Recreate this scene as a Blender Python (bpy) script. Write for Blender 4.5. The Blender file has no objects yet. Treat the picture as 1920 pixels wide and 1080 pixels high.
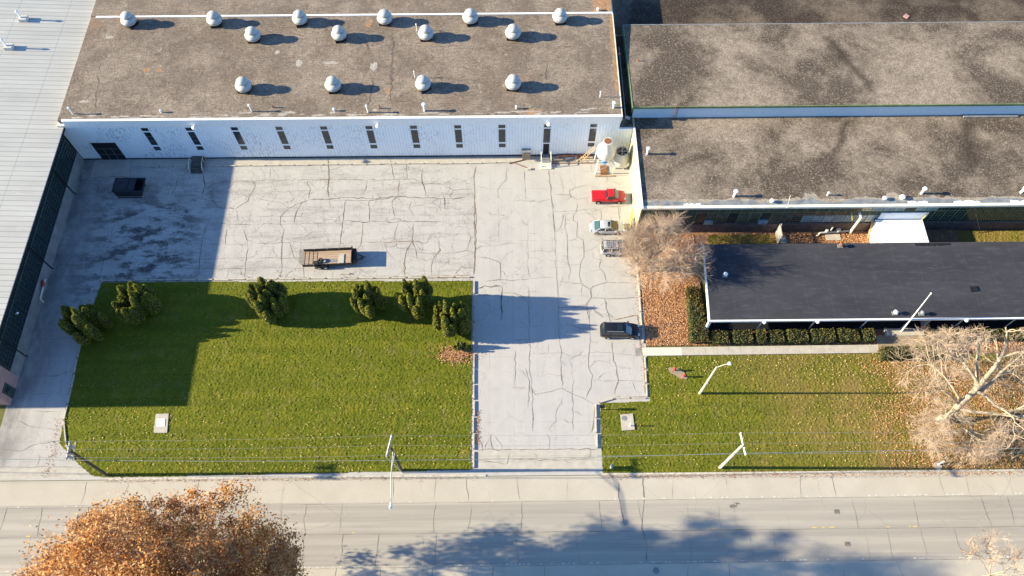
import bpy, math, random
import numpy as np
from mathutils import Matrix, Vector

# ------------------------------------------------------------ camera, sky, sun
S = bpy.context.scene
col = S.collection
FPX, CAMH = 1457.2, 92.0
PITCH, ROLL, YAW = math.radians(62.73), math.radians(.18), math.radians(-.4)
_cy, _sy, _cp, _sp = math.cos(YAW), math.sin(YAW), math.cos(PITCH), math.sin(PITCH)
_r = np.array([_cy, _sy, 0.]); _f = np.array([-_sy*_cp, _cy*_cp, -_sp]); _d = np.cross(_f, _r)
_c, _s = math.cos(ROLL), math.sin(ROLL)
CR = np.array([_c*_r+_s*_d, -_s*_r+_c*_d, _f])           # right, down, forward
cam = bpy.data.cameras.new('camera'); camo = bpy.data.objects.new('camera', cam); col.objects.link(camo)
m = Matrix.Identity(4)
for i in range(3):
    m[i][0] = CR[0][i]; m[i][1] = -CR[1][i]; m[i][2] = -CR[2][i]
m[2][3] = CAMH
camo.matrix_world = m
cam.sensor_width = 36; cam.lens = FPX/1920*36; cam.clip_end = 3000; cam.clip_start = 1
S.camera = camo
SUN_EL, SUN_AZ = math.radians(19.3), math.radians(270.6)     # low sun in the west
w = bpy.data.worlds.new('World'); S.world = w; w.use_nodes = True
nt = w.node_tree; bg = nt.nodes['Background']
sky = nt.nodes.new('ShaderNodeTexSky'); sky.sky_type = 'NISHITA'; sky.sun_disc = False
sky.sun_elevation = SUN_EL; sky.sun_rotation = SUN_AZ; sky.altitude = 200; sky.air_density = 1.0; sky.dust_density = .3; sky.ozone_density = 6.0
nt.links.new(sky.outputs[0], bg.inputs[0]); bg.inputs[1].default_value = .080
sl = bpy.data.lights.new('sun', 'SUN'); sl.energy = 4.0; sl.angle = math.radians(.55); sl.color = (1, .88, .62)
so = bpy.data.objects.new('sun', sl); col.objects.link(so)
so.rotation_euler = Vector((-math.cos(SUN_EL)*math.cos(math.radians(.6)), math.cos(SUN_EL)*math.sin(math.radians(.6)), math.sin(SUN_EL))).to_track_quat('Z', 'Y').to_euler()
S.view_settings.view_transform = 'Standard'; S.view_settings.look = 'None'; S.view_settings.exposure = 1.93; S.view_settings.gamma = 1

# ------------------------------------------------------------ helpers
def G(px, py, z=0.):
    """ground (or level z) point in metres seen at a pixel of the 1920 px survey photo"""
    d = CR.T @ np.array([(px-960)/FPX, (py-540)/FPX, 1.]); t = (z-CAMH)/d[2]
    return float(d[0]*t), float(d[1]*t)

class MB:
    def __init__(s): s.v = []; s.f = []; s.m = []; s.mi = 0
    def add(s, vs, fs):
        b = len(s.v); s.v += [tuple(map(float, v)) for v in vs]
        for f in fs: s.f.append([b+i for i in f]); s.m.append(s.mi)
    def box(s, x0, x1, y0, y1, z0, z1, rz=0, c=None):
        vs = [(x, y, z) for z in (z0, z1) for y in (y0, y1) for x in (x0, x1)]
        if rz:
            cx, cy = c or ((x0+x1)/2, (y0+y1)/2); a, b = math.cos(rz), math.sin(rz)
            vs = [(cx+(x-cx)*a-(y-cy)*b, cy+(x-cx)*b+(y-cy)*a, z) for x, y, z in vs]
        s.add(vs, [(0,2,3,1),(4,5,7,6),(0,1,5,4),(2,6,7,3),(0,4,6,2),(1,3,7,5)]); return s
    def tube(s, pts, r, n=6, cap=True):
        pts = [Vector(p) for p in pts]
        rs = r if isinstance(r, (list, tuple)) else [r]*len(pts)
        vs = []; fs = []
        for i, p in enumerate(pts):
            t = (pts[min(i+1, len(pts)-1)]-pts[max(i-1, 0)]).normalized()
            a = t.cross(Vector((0,0,1)) if abs(t.z) < .9 else Vector((1,0,0))).normalized(); b = t.cross(a)
            for k in range(n):
                an = 2*math.pi*k/n; vs.append(p+(a*math.cos(an)+b*math.sin(an))*rs[i])
        for i in range(len(pts)-1):
            for k in range(n): fs.append((i*n+k, i*n+(k+1)%n, (i+1)*n+(k+1)%n, (i+1)*n+k))
        if cap: fs += [tuple(range(n))[::-1], tuple((len(pts)-1)*n+k for k in range(n))]
        s.add(vs, fs); return s
    def lathe(s, prof, c=(0,0,0), n=20, axis=None):
        vs = []; fs = []
        for r, z in prof:
            for k in range(n): vs.append((c[0]+r*math.cos(2*math.pi*k/n), c[1]+r*math.sin(2*math.pi*k/n), c[2]+z))
        for i in range(len(prof)-1):
            for k in range(n): fs.append((i*n+k, i*n+(k+1)%n, (i+1)*n+(k+1)%n, (i+1)*n+k))
        fs += [tuple(range(n))[::-1], tuple((len(prof)-1)*n+k for k in range(n))]
        if axis is not None: vs = [tuple(axis @ Vector(v)) for v in vs]
        s.add(vs, fs); return s
    def prism(s, poly, z0, z1):
        n = len(poly); vs = [(x, y, z0) for x, y in poly]+[(x, y, z1) for x, y in poly]
        s.add(vs, [tuple(range(n))[::-1], tuple(range(n, 2*n))]+[(i, (i+1)%n, n+(i+1)%n, n+i) for i in range(n)]); return s
    def sheet(s, poly, z):
        s.add([(x, y, z) for x, y in poly], [tuple(range(len(poly)))]); return s
    def quad(s, a, b, c, d): s.add([a, b, c, d], [(0,1,2,3)]); return s
    def build(s, name, mats, parent=None, loc=None, smooth=False):
        me = bpy.data.meshes.new(name); me.from_pydata(s.v, [], s.f)
        if not isinstance(mats, (list, tuple)): mats = [mats]
        for q in mats: me.materials.append(q)
        if len(mats) > 1: me.polygons.foreach_set('material_index', s.m)
        if smooth: me.polygons.foreach_set('use_smooth', [True]*len(s.f))
        me.update()
        if smooth: me.set_sharp_from_angle(angle=math.radians(38))
        o = bpy.data.objects.new(name, me); col.objects.link(o)
        if parent: o.parent = parent
        if loc: o.location = loc
        return o

def np_mesh(name, V, F, mat, parent=None, smooth=False, k=4, mi=None):
    me = bpy.data.meshes.new(name); V = np.asarray(V, np.float32); F = np.asarray(F, np.int32)
    me.vertices.add(len(V)); me.vertices.foreach_set('co', V.ravel())
    me.loops.add(F.size); me.loops.foreach_set('vertex_index', F.ravel())
    me.polygons.add(len(F)); me.polygons.foreach_set('loop_start', np.arange(0, F.size, k, dtype=np.int32))
    me.polygons.foreach_set('loop_total', np.full(len(F), k, np.int32))
    for q in (mat if isinstance(mat, (list, tuple)) else [mat]): me.materials.append(q)
    if mi is not None: me.polygons.foreach_set('material_index', np.asarray(mi, np.int32))
    if smooth: me.polygons.foreach_set('use_smooth', np.ones(len(F), bool))
    me.update(calc_edges=True)
    o = bpy.data.objects.new(name, me); col.objects.link(o)
    if parent: o.parent = parent
    return o

def tag(o, label=None, cat=None, group=None, kind=None):
    if label: o['label'] = label
    if cat: o['category'] = cat
    if group: o['group'] = group
    if kind: o['kind'] = kind
    return o
def thing(name, label, cat, loc=(0,0,0), rz=0, group=None):
    o = bpy.data.objects.new(name, None); col.objects.link(o); o.empty_display_size = .3
    o.location = loc; o.rotation_euler = (0,0,rz); return tag(o, label, cat, group)
def copy_tree(o, parent=None):
    c = o.copy(); col.objects.link(c); c.parent = parent
    for ch in [x for x in ALLKIDS.get(o.name, [])]: pass
    for ch in list(o.children): copy_tree(ch, c)
    return c
ALLKIDS = {}
def setlab(o, label): o['label'] = label; return o

# ------------------------------------------------------------ materials
class NT:
    def __init__(s, name):
        s.m = bpy.data.materials.new(name); s.m.use_nodes = True; s.t = s.m.node_tree; s.b = s.t.nodes['Principled BSDF']
        s.co = s.t.nodes.new('ShaderNodeTexCoord').outputs['Object']
    def n(s, ty, **kw):
        x = s.t.nodes.new(ty)
        for k, v in kw.items(): setattr(x, k, v)
        return x
    def L(s, a, b): s.t.links.new(a, b)
    def put(s, sock, v):
        if hasattr(v, 'is_output'): s.L(v, sock)
        else: sock.default_value = v
    def math(s, op, a, b=0., cl=False):
        x = s.n('ShaderNodeMath', operation=op); x.use_clamp = bool(cl); s.put(x.inputs[0], a); s.put(x.inputs[1], b); return x.outputs[0]
    def noise(s, scale, detail=3, rough=.55, stretch=None, co=None, dist=0.):
        co = co or s.co
        if stretch:
            mp = s.n('ShaderNodeMapping'); mp.inputs['Scale'].default_value = stretch; s.L(co, mp.inputs[0]); co = mp.outputs[0]
        x = s.n('ShaderNodeTexNoise'); x.inputs['Scale'].default_value = scale; x.inputs['Detail'].default_value = detail
        x.inputs['Roughness'].default_value = rough; x.inputs['Distortion'].default_value = dist; s.L(co, x.inputs['Vector']); return x.outputs[0]
    def ramp(s, f, stops, interp='LINEAR'):
        x = s.n('ShaderNodeValToRGB'); x.color_ramp.interpolation = interp; e = x.color_ramp.elements
        while len(e) < len(stops): e.new(.5)
        for i, (p, c) in enumerate(stops):
            e[i].position = p; e[i].color = (c, c, c, 1) if isinstance(c, (int, float)) else (*c, 1)
        s.L(f, x.inputs[0]); return x.outputs[0]
    def mix(s, f, a, b, mode='MIX'):
        x = s.n('ShaderNodeMix', data_type='RGBA', blend_type=mode); s.put(x.inputs[0], f)
        for q, v in ((6, a), (7, b)):
            if isinstance(v, tuple) and len(v) == 3: v = (*v, 1)
            s.put(x.inputs[q], v)
        return x.outputs[2]
    def xyz(s):
        x = s.n('ShaderNodeSeparateXYZ'); s.L(s.co, x.inputs[0]); return x.outputs
    def bump(s, h, dist=.02, strength=.6, normal=None):
        x = s.n('ShaderNodeBump'); x.inputs['Strength'].default_value = strength; x.inputs['Distance'].default_value = dist
        s.L(h, x.inputs['Height']); s.L(x.outputs[0], s.b.inputs['Normal']); return x
    def done(s, colr, rough=.8, metal=0., spec=.3):
        s.put(s.b.inputs['Base Color'], (*colr, 1) if isinstance(colr, tuple) else colr)
        s.put(s.b.inputs['Roughness'], rough); s.b.inputs['Metallic'].default_value = metal
        s.b.inputs['Specular IOR Level'].default_value = spec; return s.m

def simple(name, c, rough=.7, metal=0., var=.25, scale=3., bump=0., spec=.3, dirt=None):
    t = NT(name); f = t.noise(scale, 4)
    a = tuple(x*(1-var) for x in c); b = tuple(min(1, x*(1+var)) for x in c)
    o = t.ramp(f, [(.3, a), (.7, b)])
    if dirt:
        o = t.mix(t.ramp(t.noise(scale*.7, 5, .65, co=t.co), [(.52, 0.), (.68, .8)]), o, dirt)
    if bump: t.bump(t.noise(scale*6, 3), bump)
    return t.done(o, rough, metal, spec)

def leafy(name, c1, c2, c3=None, trans=0.25, rough=.65, big=None):
    t = NT(name); g = t.n('ShaderNodeNewGeometry'); r = g.outputs['Random Per Island']
    st = [(0., c1), (1., c2)] if c3 is None else [(0., c1), (.55, c2), (1., c3)]
    o = t.ramp(r, st)
    if big: o = t.mix(t.ramp(t.noise(big[1], 3), [(.4, 0.), (.62, 1.)]), o, t.mix(.6, o, big[0]))
    m = t.done(o, rough, spec=.25)
    if trans:
        tr = t.n('ShaderNodeBsdfTranslucent'); t.L(o, tr.inputs[0]); mx = t.n('ShaderNodeMixShader'); mx.inputs[0].default_value = trans
        t.L(t.b.outputs[0], mx.inputs[1]); t.L(tr.outputs[0], mx.inputs[2]); t.L(mx.outputs[0], t.t.nodes['Material Output'].inputs[0])
    return m

def pave_mat(name, base, joints=None, fine=1., stains=True, streak=(1, .08, 1), crackc=(.2, .165, .13)):
    t = NT(name); X, Y, Z = t.xyz()
    f = t.noise(.35, 5, .6); o = t.ramp(f, [(.3, tuple(v*.86 for v in base)), (.7, tuple(v*1.1 for v in base))])
    st = t.noise(.8, 5, .6, stretch=streak); o = t.mix(t.ramp(st, [(.42, 0.), (.7, .35)]), o, tuple(v*.7 for v in base))
    sp = t.noise(9, 4, .7); o = t.mix(t.ramp(sp, [(.5, 0.), (.75, .35)]), o, tuple(v*.62 for v in base))
    gr = t.noise(60, 2, .6); o = t.mix(.35, o, t.mix(gr, tuple(v*.6 for v in base), tuple(min(1, v*1.35) for v in base)))
    # warped voronoi cells = crazed cracking, kept to the patches where the slab has failed
    wc = t.n('ShaderNodeTexNoise'); wc.inputs['Scale'].default_value = .9; wc.inputs['Detail'].default_value = 4; t.L(t.co, wc.inputs['Vector'])
    wv = t.n('ShaderNodeVectorMath', operation='SCALE'); t.L(wc.outputs['Color'], wv.inputs[0]); wv.inputs['Scale'].default_value = 1.6
    wa = t.n('ShaderNodeVectorMath', operation='ADD'); t.L(t.co, wa.inputs[0]); t.L(wv.outputs[0], wa.inputs[1])
    for sc, wd, lo, hi, am, seed in ((.42, .020, .50, .60, .6, 0), (1.6, .028, .54, .64, .6, 7)):
        v = t.n('ShaderNodeTexVoronoi', feature='DISTANCE_TO_EDGE', voronoi_dimensions='2D'); v.inputs['Scale'].default_value = sc; t.L(wa.outputs[0], v.inputs['Vector'])
        cr = t.ramp(v.outputs['Distance'], [(0., 1.), (wd, 0.)])
        mk = t.ramp(t.noise(.16+seed*.02, 3, .6, dist=.4), [(lo, 0.), (hi, am*fine)])
        o = t.mix(t.math('MULTIPLY', cr, mk), o, crackc)
    if stains:
        yd0 = t.math('MULTIPLY', t.math('LESS_THAN', X, -4.9), t.math('GREATER_THAN', Y, 48.6))
        for sc, wd, lo, hi, am in ((.36, .016, .40, .50, .75), (1.15, .030, .49, .57, .7), (2.6, .05, .54, .60, .6)):
            v = t.n('ShaderNodeTexVoronoi', feature='DISTANCE_TO_EDGE', voronoi_dimensions='2D'); v.inputs['Scale'].default_value = sc; t.L(wa.outputs[0], v.inputs['Vector'])
            mk = t.math('MULTIPLY', t.ramp(t.noise(.21+sc*.05, 4, .65, dist=.4), [(lo, 0.), (hi, am)]), yd0)
            o = t.mix(t.math('MULTIPLY', t.ramp(v.outputs['Distance'], [(0., 1.), (wd, 0.)]), mk), o, (.15, .12, .09))
    if joints:
        for ax, sp_, wd in joints:
            q = X if ax == 'x' else Y
            p = t.math('ABSOLUTE', t.math('SUBTRACT', t.math('FRACT', t.math('DIVIDE', t.math('ADD', q, 300.), sp_)), .5))
            o = t.mix(t.math('MULTIPLY', t.math('LESS_THAN', p, wd/sp_/2), t.ramp(t.noise(.5, 3), [(.42, .0), (.58, .42)])), o, tuple(v*.4 for v in base))
    if stains:
        # oily, mossy staining in the north-west corner of the yard
        d = t.math('DIVIDE', t.math('ABSOLUTE', t.math('ADD', X, 50.)), 11.); e = t.math('DIVIDE', t.math('ABSOLUTE', t.math('SUBTRACT', Y, 55.)), 12.)
        mk = t.math('SUBTRACT', 1.0, t.math('MAXIMUM', d, e), True)
        mk = t.math('MULTIPLY', mk, 1.6, True)
        sn = t.ramp(t.noise(.55, 6, .68, stretch=(.55, 1.2, 1)), [(.47, 0.), (.58, .95)])
        o = t.mix(t.math('MULTIPLY', t.math('MULTIPLY', sn, mk), t.ramp(t.noise(4, 5, .85), [(.36, .3), (.5, 1.)])), o, (.05, .045, .045))
        yd = t.math('MULTIPLY', t.math('LESS_THAN', X, -4.9), t.math('GREATER_THAN', Y, 48.6))
        s1 = t.ramp(t.noise(.45, 7, .75, stretch=(.22, 1.5, 1)), [(.50, 0.), (.62, .62)]); s3 = t.ramp(t.noise(5, 5, .85), [(.44, .15), (.56, 1.)])
        o = t.mix(t.math('MULTIPLY', t.math('MULTIPLY', s1, s3), yd), o, (.17, .155, .14))
        s1 = t.ramp(t.noise(.35, 6, .75), [(.54, 0.), (.66, .5)]); o = t.mix(t.math('MULTIPLY', s1, t.ramp(t.noise(3.3, 5, .85), [(.45, 0.), (.55, 1.)])), o, (.24, .22, .195))
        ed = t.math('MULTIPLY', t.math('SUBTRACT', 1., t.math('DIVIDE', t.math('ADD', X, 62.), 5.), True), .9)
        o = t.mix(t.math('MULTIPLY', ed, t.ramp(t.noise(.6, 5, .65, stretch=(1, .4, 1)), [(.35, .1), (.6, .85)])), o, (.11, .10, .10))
    t.bump(t.noise(30, 3), .01, .4)
    return t.done(o, .9, spec=.2)

M = {}
M['yard'] = pave_mat('weathered_concrete', (.455, .432, .402), joints=[('x', 3.05, .05), ('y', 4.3, .05)], fine=1.)
M['crack'] = simple('crack_fill', (.135, .11, .088), .95, var=.5, scale=2.5)
M['crackweed'] = simple('crack_weeds', (.22, .165, .11), .95, var=.5, scale=4)
M['kerb'] = simple('old_concrete', (.50, .45, .37), .9, var=.25, scale=2.5, bump=.02, dirt=(.2, .16, .12))
M['path'] = simple('path_concrete', (.44, .40, .34), .9, var=.12, scale=1.2, bump=.01)
M['newpath'] = simple('new_concrete', (.60, .55, .47), .9, var=.06, scale=1.2)
M['slab'] = simple('entrance_slab', (.30, .235, .16), .9, var=.15, scale=1)
M['white'] = simple('white_metal', (.84, .84, .82), .5, var=.06, scale=2)
M['cream'] = simple('cream_metal', (.80, .75, .60), .6, var=.12, scale=.7)
M['membrane'] = simple('grey_membrane', (.20, .21, .22), .7, var=.25, scale=1.5)
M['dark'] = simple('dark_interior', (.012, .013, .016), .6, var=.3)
M['glass'] = NT('dark_glass').done((.02, .028, .035), .12, 0, .6)
M['frost'] = simple('frosted_glass', (.24, .31, .33), .3, var=.35, scale=1.4)
M['green'] = simple('green_frame', (.14, .19, .085), .6, var=.3, scale=1)
M['greend'] = simple('dark_green_frame', (.045, .075, .06), .6, var=.3, scale=1)
M['board'] = simple('brown_boards', (.075, .068, .045), .8, var=.5, scale=1.2)
M['brick'] = simple('brick_base', (.14, .105, .09), .9, var=.3, scale=2, bump=.02)
M['pink'] = simple('pink_painted_brick', (.42, .25, .22), .85, var=.12, scale=2)
M['foot'] = simple('grey_foundation', (.26, .25, .235), .9, var=.2, scale=.8, bump=.01)
M['black'] = simple('black_metal', (.015, .015, .017), .5, var=.4)
M['blackp'] = simple('black_trailer_paint', (.02, .02, .022), .45, var=.4)
M['rust'] = simple('rusty_roofing', (.33, .19, .10), .9, var=.35, scale=2.5, dirt=(.24, .18, .13))
M['rustp'] = simple('rusty_pipe', (.22, .10, .05), .85, var=.4, scale=8)
M['galv'] = simple('galvanised', (.46, .46, .43), .55, metal=.0, var=.1, scale=3)
M['galv2'] = simple('pale_painted_drum', (.56, .54, .50), .5, var=.1, scale=2.5, dirt=(.45, .38, .3))
M['wood'] = simple('old_timber', (.36, .26, .17), .85, var=.35, scale=3)
M['deckwood'] = None
M['ladder'] = simple('orange_timber', (.55, .36, .18), .8, var=.2)
M['drumw'] = simple('chalky_white_drum', (.60, .59, .56), .6, var=.1, scale=2, dirt=(.4, .38, .35))
M['blue'] = simple('blue_paint', (.02, .16, .55), .4, var=.1)
M['yellow'] = simple('yellow_paint', (.55, .40, .06), .6, var=.2)
M['red'] = simple('red_paint', (.45, .05, .04), .5, var=.2, scale=5)
M['pole'] = simple('creosoted_pole', (.085, .07, .055), .9, var=.3, scale=6, bump=.02)
M['polep'] = simple('pale_pole', (.55, .49, .40), .8, var=.15, scale=3)
M['arm'] = simple('weathered_crossarm', (.42, .41, .38), .8, var=.15, scale=4)
M['wire'] = simple('bare_wire', (.28, .30, .27), .5, metal=.3, var=.1)
M['shedroof'] = simple('white_shed_roof', (.86, .86, .86), .6, var=.03, scale=.5)
M['tyre'] = simple('tyre_rubber', (.02, .02, .02), .8, var=.3)
M['rim'] = simple('alloy_rim', (.55, .55, .56), .3, metal=.6, var=.05)
M['litter'] = leafy('leaf_litter', (.28, .12, .045), (.50, .25, .11), (.60, .38, .23), trans=0., rough=.8)
M['yleaf'] = leafy('yellow_fallen_leaf', (.34, .25, .08), (.60, .47, .19), (.48, .28, .10), trans=0., rough=.6)
M['bark'] = simple('pale_bark', (.36, .295, .21), .85, var=.3, scale=2)
M['twig'] = simple('pinkish_twigs', (.47, .355, .265), .85, var=.25, scale=.6)
M['trunk'] = simple('grey_bark', (.27, .215, .16), .9, var=.3, scale=3)
M['autumn'] = leafy('autumn_leaf', (.28, .085, .025), (.58, .26, .065), (.76, .54, .26), trans=.42, big=((.42, .30, .20), .22))
M['conifer'] = leafy('conifer_foliage', (.10, .115, .010), (.21, .215, .018), (.30, .28, .035), trans=.15)
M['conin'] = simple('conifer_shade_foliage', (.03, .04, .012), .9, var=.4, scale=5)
M['hedge'] = leafy('hedge_leaf', (.045, .060, .018), (.085, .105, .028), (.16, .15, .05), trans=.08, big=((.16, .10, .03), .5))
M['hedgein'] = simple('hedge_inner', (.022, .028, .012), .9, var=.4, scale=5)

# lawn
def lawn_mat(name, leafy_amt=.25):
    t = NT(name); X, Y, Z = t.xyz()
    o = t.ramp(t.noise(.30, 6, .7), [(.36, (.092, .125, .004)), (.50, (.155, .162, .007)), (.64, (.25, .20, .025))])
    st = t.noise(.35, 2, .5, stretch=(.12, 2.2, 1)); o = t.mix(t.ramp(st, [(.44, 0.), (.56, .7)]), o, (.055, .088, .004))
    bp = t.noise(.45, 6, .72); o = t.mix(t.ramp(bp, [(.54, 0.), (.64, .7)]), o, (.26, .19, .085)); bp = t.noise(.7, 6, .72, stretch=(1.3, .8, 1)); o = t.mix(t.ramp(bp, [(.50, 0.), (.60, .8)]), o, (.050, .098, .003))
    sp = t.noise(3.2, 5, .7); o = t.mix(t.ramp(sp, [(.51, 0.), (.60, .7)]), o, (.23, .20, .04))
    s2 = t.noise(5.1, 4, .7); o = t.mix(t.ramp(s2, [(.52, 0.), (.60, .8)]), o, (.035, .048, .003))
    s4 = t.noise(2.1, 3, .6, stretch=(1,1,1)); o = t.mix(t.ramp(s4, [(.66, 0.), (.72, .35)]), o, (.24, .15, .09))
    yy = t.math('SINE', t.math('MULTIPLY', Y, 3.6)); o = t.mix(t.math('MULTIPLY', t.math('MULTIPLY', t.math('GREATER_THAN', yy, .1), .28), t.ramp(t.noise(.12, 3), [(.42, .2), (.58, 1.)])), o, (.052, .080, .004))
    h = t.noise(22, 4, .8); o = t.mix(.5, o, t.mix(t.ramp(h, [(.35, 0.), (.65, 1.)]), (.022, .032, .002), (.23, .24, .025)))
    if leafy_amt:
        ls = t.noise(7, 4, .8); o = t.mix(t.ramp(ls, [(.57, 0.), (.66, leafy_amt)]), o, (.34, .21, .09))
        ls = t.math('MULTIPLY', t.ramp(t.noise(.16, 4, .6), [(.38, .15), (.60, .8)]), t.math('ADD', .40, t.math('DIVIDE', t.math('SUBTRACT', X, 32.), 18.), True))
        o = t.mix(ls, o, (.26, .17, .06))
    t.bump(t.noise(18, 4, .7), .06, .8)
    return t.done(o, .9, spec=.1)
M['lawn'] = lawn_mat('lawn_grass', 0.)
M['lawn2'] = lawn_mat('leafy_lawn_grass', .5)
t = NT('bare_soil_and_leaves'); o = t.ramp(t.noise(1.2, 6, .7), [(.3, (.13, .075, .04)), (.5, (.26, .14, .075)), (.7, (.36, .22, .13))])
o = t.mix(t.ramp(t.noise(14, 4, .8), [(.45, 0.), (.6, .8)]), o, (.12, .06, .03)); o = t.mix(t.ramp(t.noise(11, 4, .8), [(.55, 0.), (.65, .8)]), o, (.50, .32, .20))
t.bump(t.noise(20, 4), .05); M['soil'] = t.done(o, .95)
t = NT('verge_grass'); o = t.ramp(t.noise(.8, 6, .7), [(.3, (.07, .09, .02)), (.6, (.14, .13, .04)), (.75, (.24, .16, .08))]); M['verge'] = t.done(o, .95)

# road: beige concrete shoulders and greyer running lanes with tyre tracks
t = NT('road_surface'); X, Y, Z = t.xyz()
o = t.ramp(t.noise(.25, 5, .6), [(.3, (.43, .38, .30)), (.7, (.52, .465, .375))])
lane = t.math('MULTIPLY', t.math('LESS_THAN', Y, 19.5), t.math('GREATER_THAN', Y, 12.4))
ln = t.ramp(t.noise(.5, 5, .65, stretch=(.05, 1.6, 1)), [(.38, (.28, .252, .218)), (.62, (.43, .385, .32))])
o = t.mix(lane, o, ln)
tr = t.ramp(t.noise(.9, 3, .5, stretch=(.012, 1.1, 1)), [(.46, 0.), (.62, .55)]); o = t.mix(t.math('MULTIPLY', tr, lane), o, (.25, .222, .19))
o = t.mix(.3, o, t.mix(t.noise(45, 3, .7), (.2, .18, .15), (.6, .55, .47)))
o = t.mix(t.ramp(t.noise(3., 5, .75), [(.58, 0.), (.75, .4)]), o, (.24, .21, .18))
v = t.n('ShaderNodeTexVoronoi', feature='DISTANCE_TO_EDGE', voronoi_dimensions='2D'); v.inputs['Scale'].default_value = .22
wc = t.n('ShaderNodeTexNoise'); wc.inputs['Scale'].default_value = .7; wc.inputs['Detail'].default_value = 4; t.L(t.co, wc.inputs['Vector'])
wa = t.n('ShaderNodeVectorMath', operation='ADD'); t.L(t.co, wa.inputs[0]); t.L(wc.outputs['Color'], wa.inputs[1]); t.L(wa.outputs[0], v.inputs['Vector'])
o = t.mix(t.math('MULTIPLY', t.ramp(v.outputs['Distance'], [(0., 1.), (.009, 0.)]), t.ramp(t.noise(.1, 2), [(.45, 0.), (.6, .5)])), o, (.17, .15, .13))
t.bump(t.noise(30, 3), .01); M['road'] = t.done(o, .9, spec=.2)
M['paintw'] = simple('worn_white_paint', (.56, .54, .50), .8, var=.1, scale=6)
M['painty'] = simple('worn_yellow_paint', (.60, .45, .12), .8, var=.2, scale=6)
M['crackshadow'] = simple('road_crack_and_shadow', (.17, .15, .13), .95, var=.3)

# gravel roofs
def gravel(name, c1, c2, dark, big, amt, striae=0., streak=False):
    t = NT(name); o = t.ramp(t.noise(1.1, 6, .7), [(.3, c1), (.7, c2)])
    d = t.ramp(t.noise(big, 8, .70, dist=.25), [(.43, amt), (.58, 0.)]); o = t.mix(d, o, dark)
    sp = t.noise(3.6, 6, .9); o = t.mix(t.ramp(sp, [(.40, .85), (.5, 0.)]), o, tuple(v*.36 for v in c1))
    s2 = t.noise(4.3, 6, .9); o = t.mix(t.ramp(s2, [(.52, 0.), (.64, .6)]), o, tuple(min(1, v*1.7) for v in c2))
    if striae:
        q = t.ramp(t.noise(2.4, 6, .85, stretch=(.22, 1.9, 1)), [(.53, 0.), (.60, striae)]); o = t.mix(q, o, tuple(v*.45 for v in c1))
        o = t.mix(t.ramp(t.noise(.09, 5, .7), [(.60, 0.), (.68, .5)]), o, (.30, .17, .10))
        o = t.mix(t.ramp(t.noise(.7, 6, .75), [(.60, 0.), (.68, .55)]), o, tuple(v*1.45 for v in c2))
        o = t.mix(t.ramp(t.noise(.55, 6, .75, stretch=(1.7, .9, 1)), [(.62, 0.), (.68, .6)]), o, tuple(v*.5 for v in c1))
    if streak:   # long water stains that run down the slope
        X, Y, Z = t.xyz(); wob = t.math('MULTIPLY', t.math('SUBTRACT', t.noise(.5, 5, .7), .5), 3.5)
        for x0, k, y0, y1, wd in ((46.3, -.42, 72., 84.5, 1.3), (47.6, .5, 62., 70.5, 1.1), (64., .2, 60., 70., 2.0)):
            u = t.math('ABSOLUTE', t.math('ADD', wob, t.math('SUBTRACT', t.math('SUBTRACT', X, x0), t.math('MULTIPLY', t.math('SUBTRACT', Y, y1), k))))
            mk = t.math('SUBTRACT', 1., t.math('DIVIDE', u, wd), True); yy = t.math('MULTIPLY', t.math('DIVIDE', t.math('SUBTRACT', Y, y0), 3., True), t.math('DIVIDE', t.math('SUBTRACT', y1, Y), .8, True))
            o = t.mix(t.math('MULTIPLY', t.math('MULTIPLY', mk, yy), .8), o, tuple(v*.8 for v in dark))
    t.bump(sp, .06, .8); return t.done(o, .95, spec=.1)
M['roofmain'] = gravel('tan_gravel_roof', (.235, .188, .146), (.325, .265, .208), (.14, .108, .085), .2, .75, .6)
M['roofdark'] = gravel('dark_gravel_roof', (.215, .172, .132), (.38, .31, .24), (.058, .044, .035), .07, .92, streak=True)
# ribbed steel roof
t = NT('ribbed_steel_roof'); X, Y, Z = t.xyz()
fr = t.math('FRACT', t.math('DIVIDE', t.math('ADD', Y, 500.), .78)); rib = t.ramp(fr, [(0., .75), (.13, 0.), (.5, 0.), (.87, 0.), (1., .75)])
o = t.ramp(t.noise(.35, 5, .6, stretch=(.4, 1.5, 1)), [(.3, (.42, .405, .365)), (.7, (.51, .495, .445))])
o = t.mix(rib, o, (.17, .17, .155))
bx = t.math('FLOOR', t.math('DIVIDE', t.math('ADD', Y, 500.), .78)); wn = t.n('ShaderNodeTexWhiteNoise', noise_dimensions='1D'); t.L(bx, wn.inputs['W'])
o = t.mix(.22, o, t.mix(wn.outputs['Value'], (.40, .385, .35), (.58, .565, .51)))
o = t.mix(t.ramp(t.noise(.5, 6, .75, stretch=(.5, 1.4, 1)), [(.60, 0.), (.70, .4)]), o, (.62, .59, .51))
o = t.mix(t.ramp(t.noise(.9, 6, .75, stretch=(.2, 2, 1)), [(.62, 0.), (.70, .5)]), o, (.30, .29, .26))
sm = t.math('ABSOLUTE', t.math('SUBTRACT', t.math('FRACT', t.math('DIVIDE', t.math('ADD', X, 500.), 7.3)), .5)); o = t.mix(t.math('MULTIPLY', t.math('LESS_THAN', sm, .006), .5), o, (.2, .2, .18))
t.bump(rib, .04, .7); M['steel'] = t.done(o, .5, .15)
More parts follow.
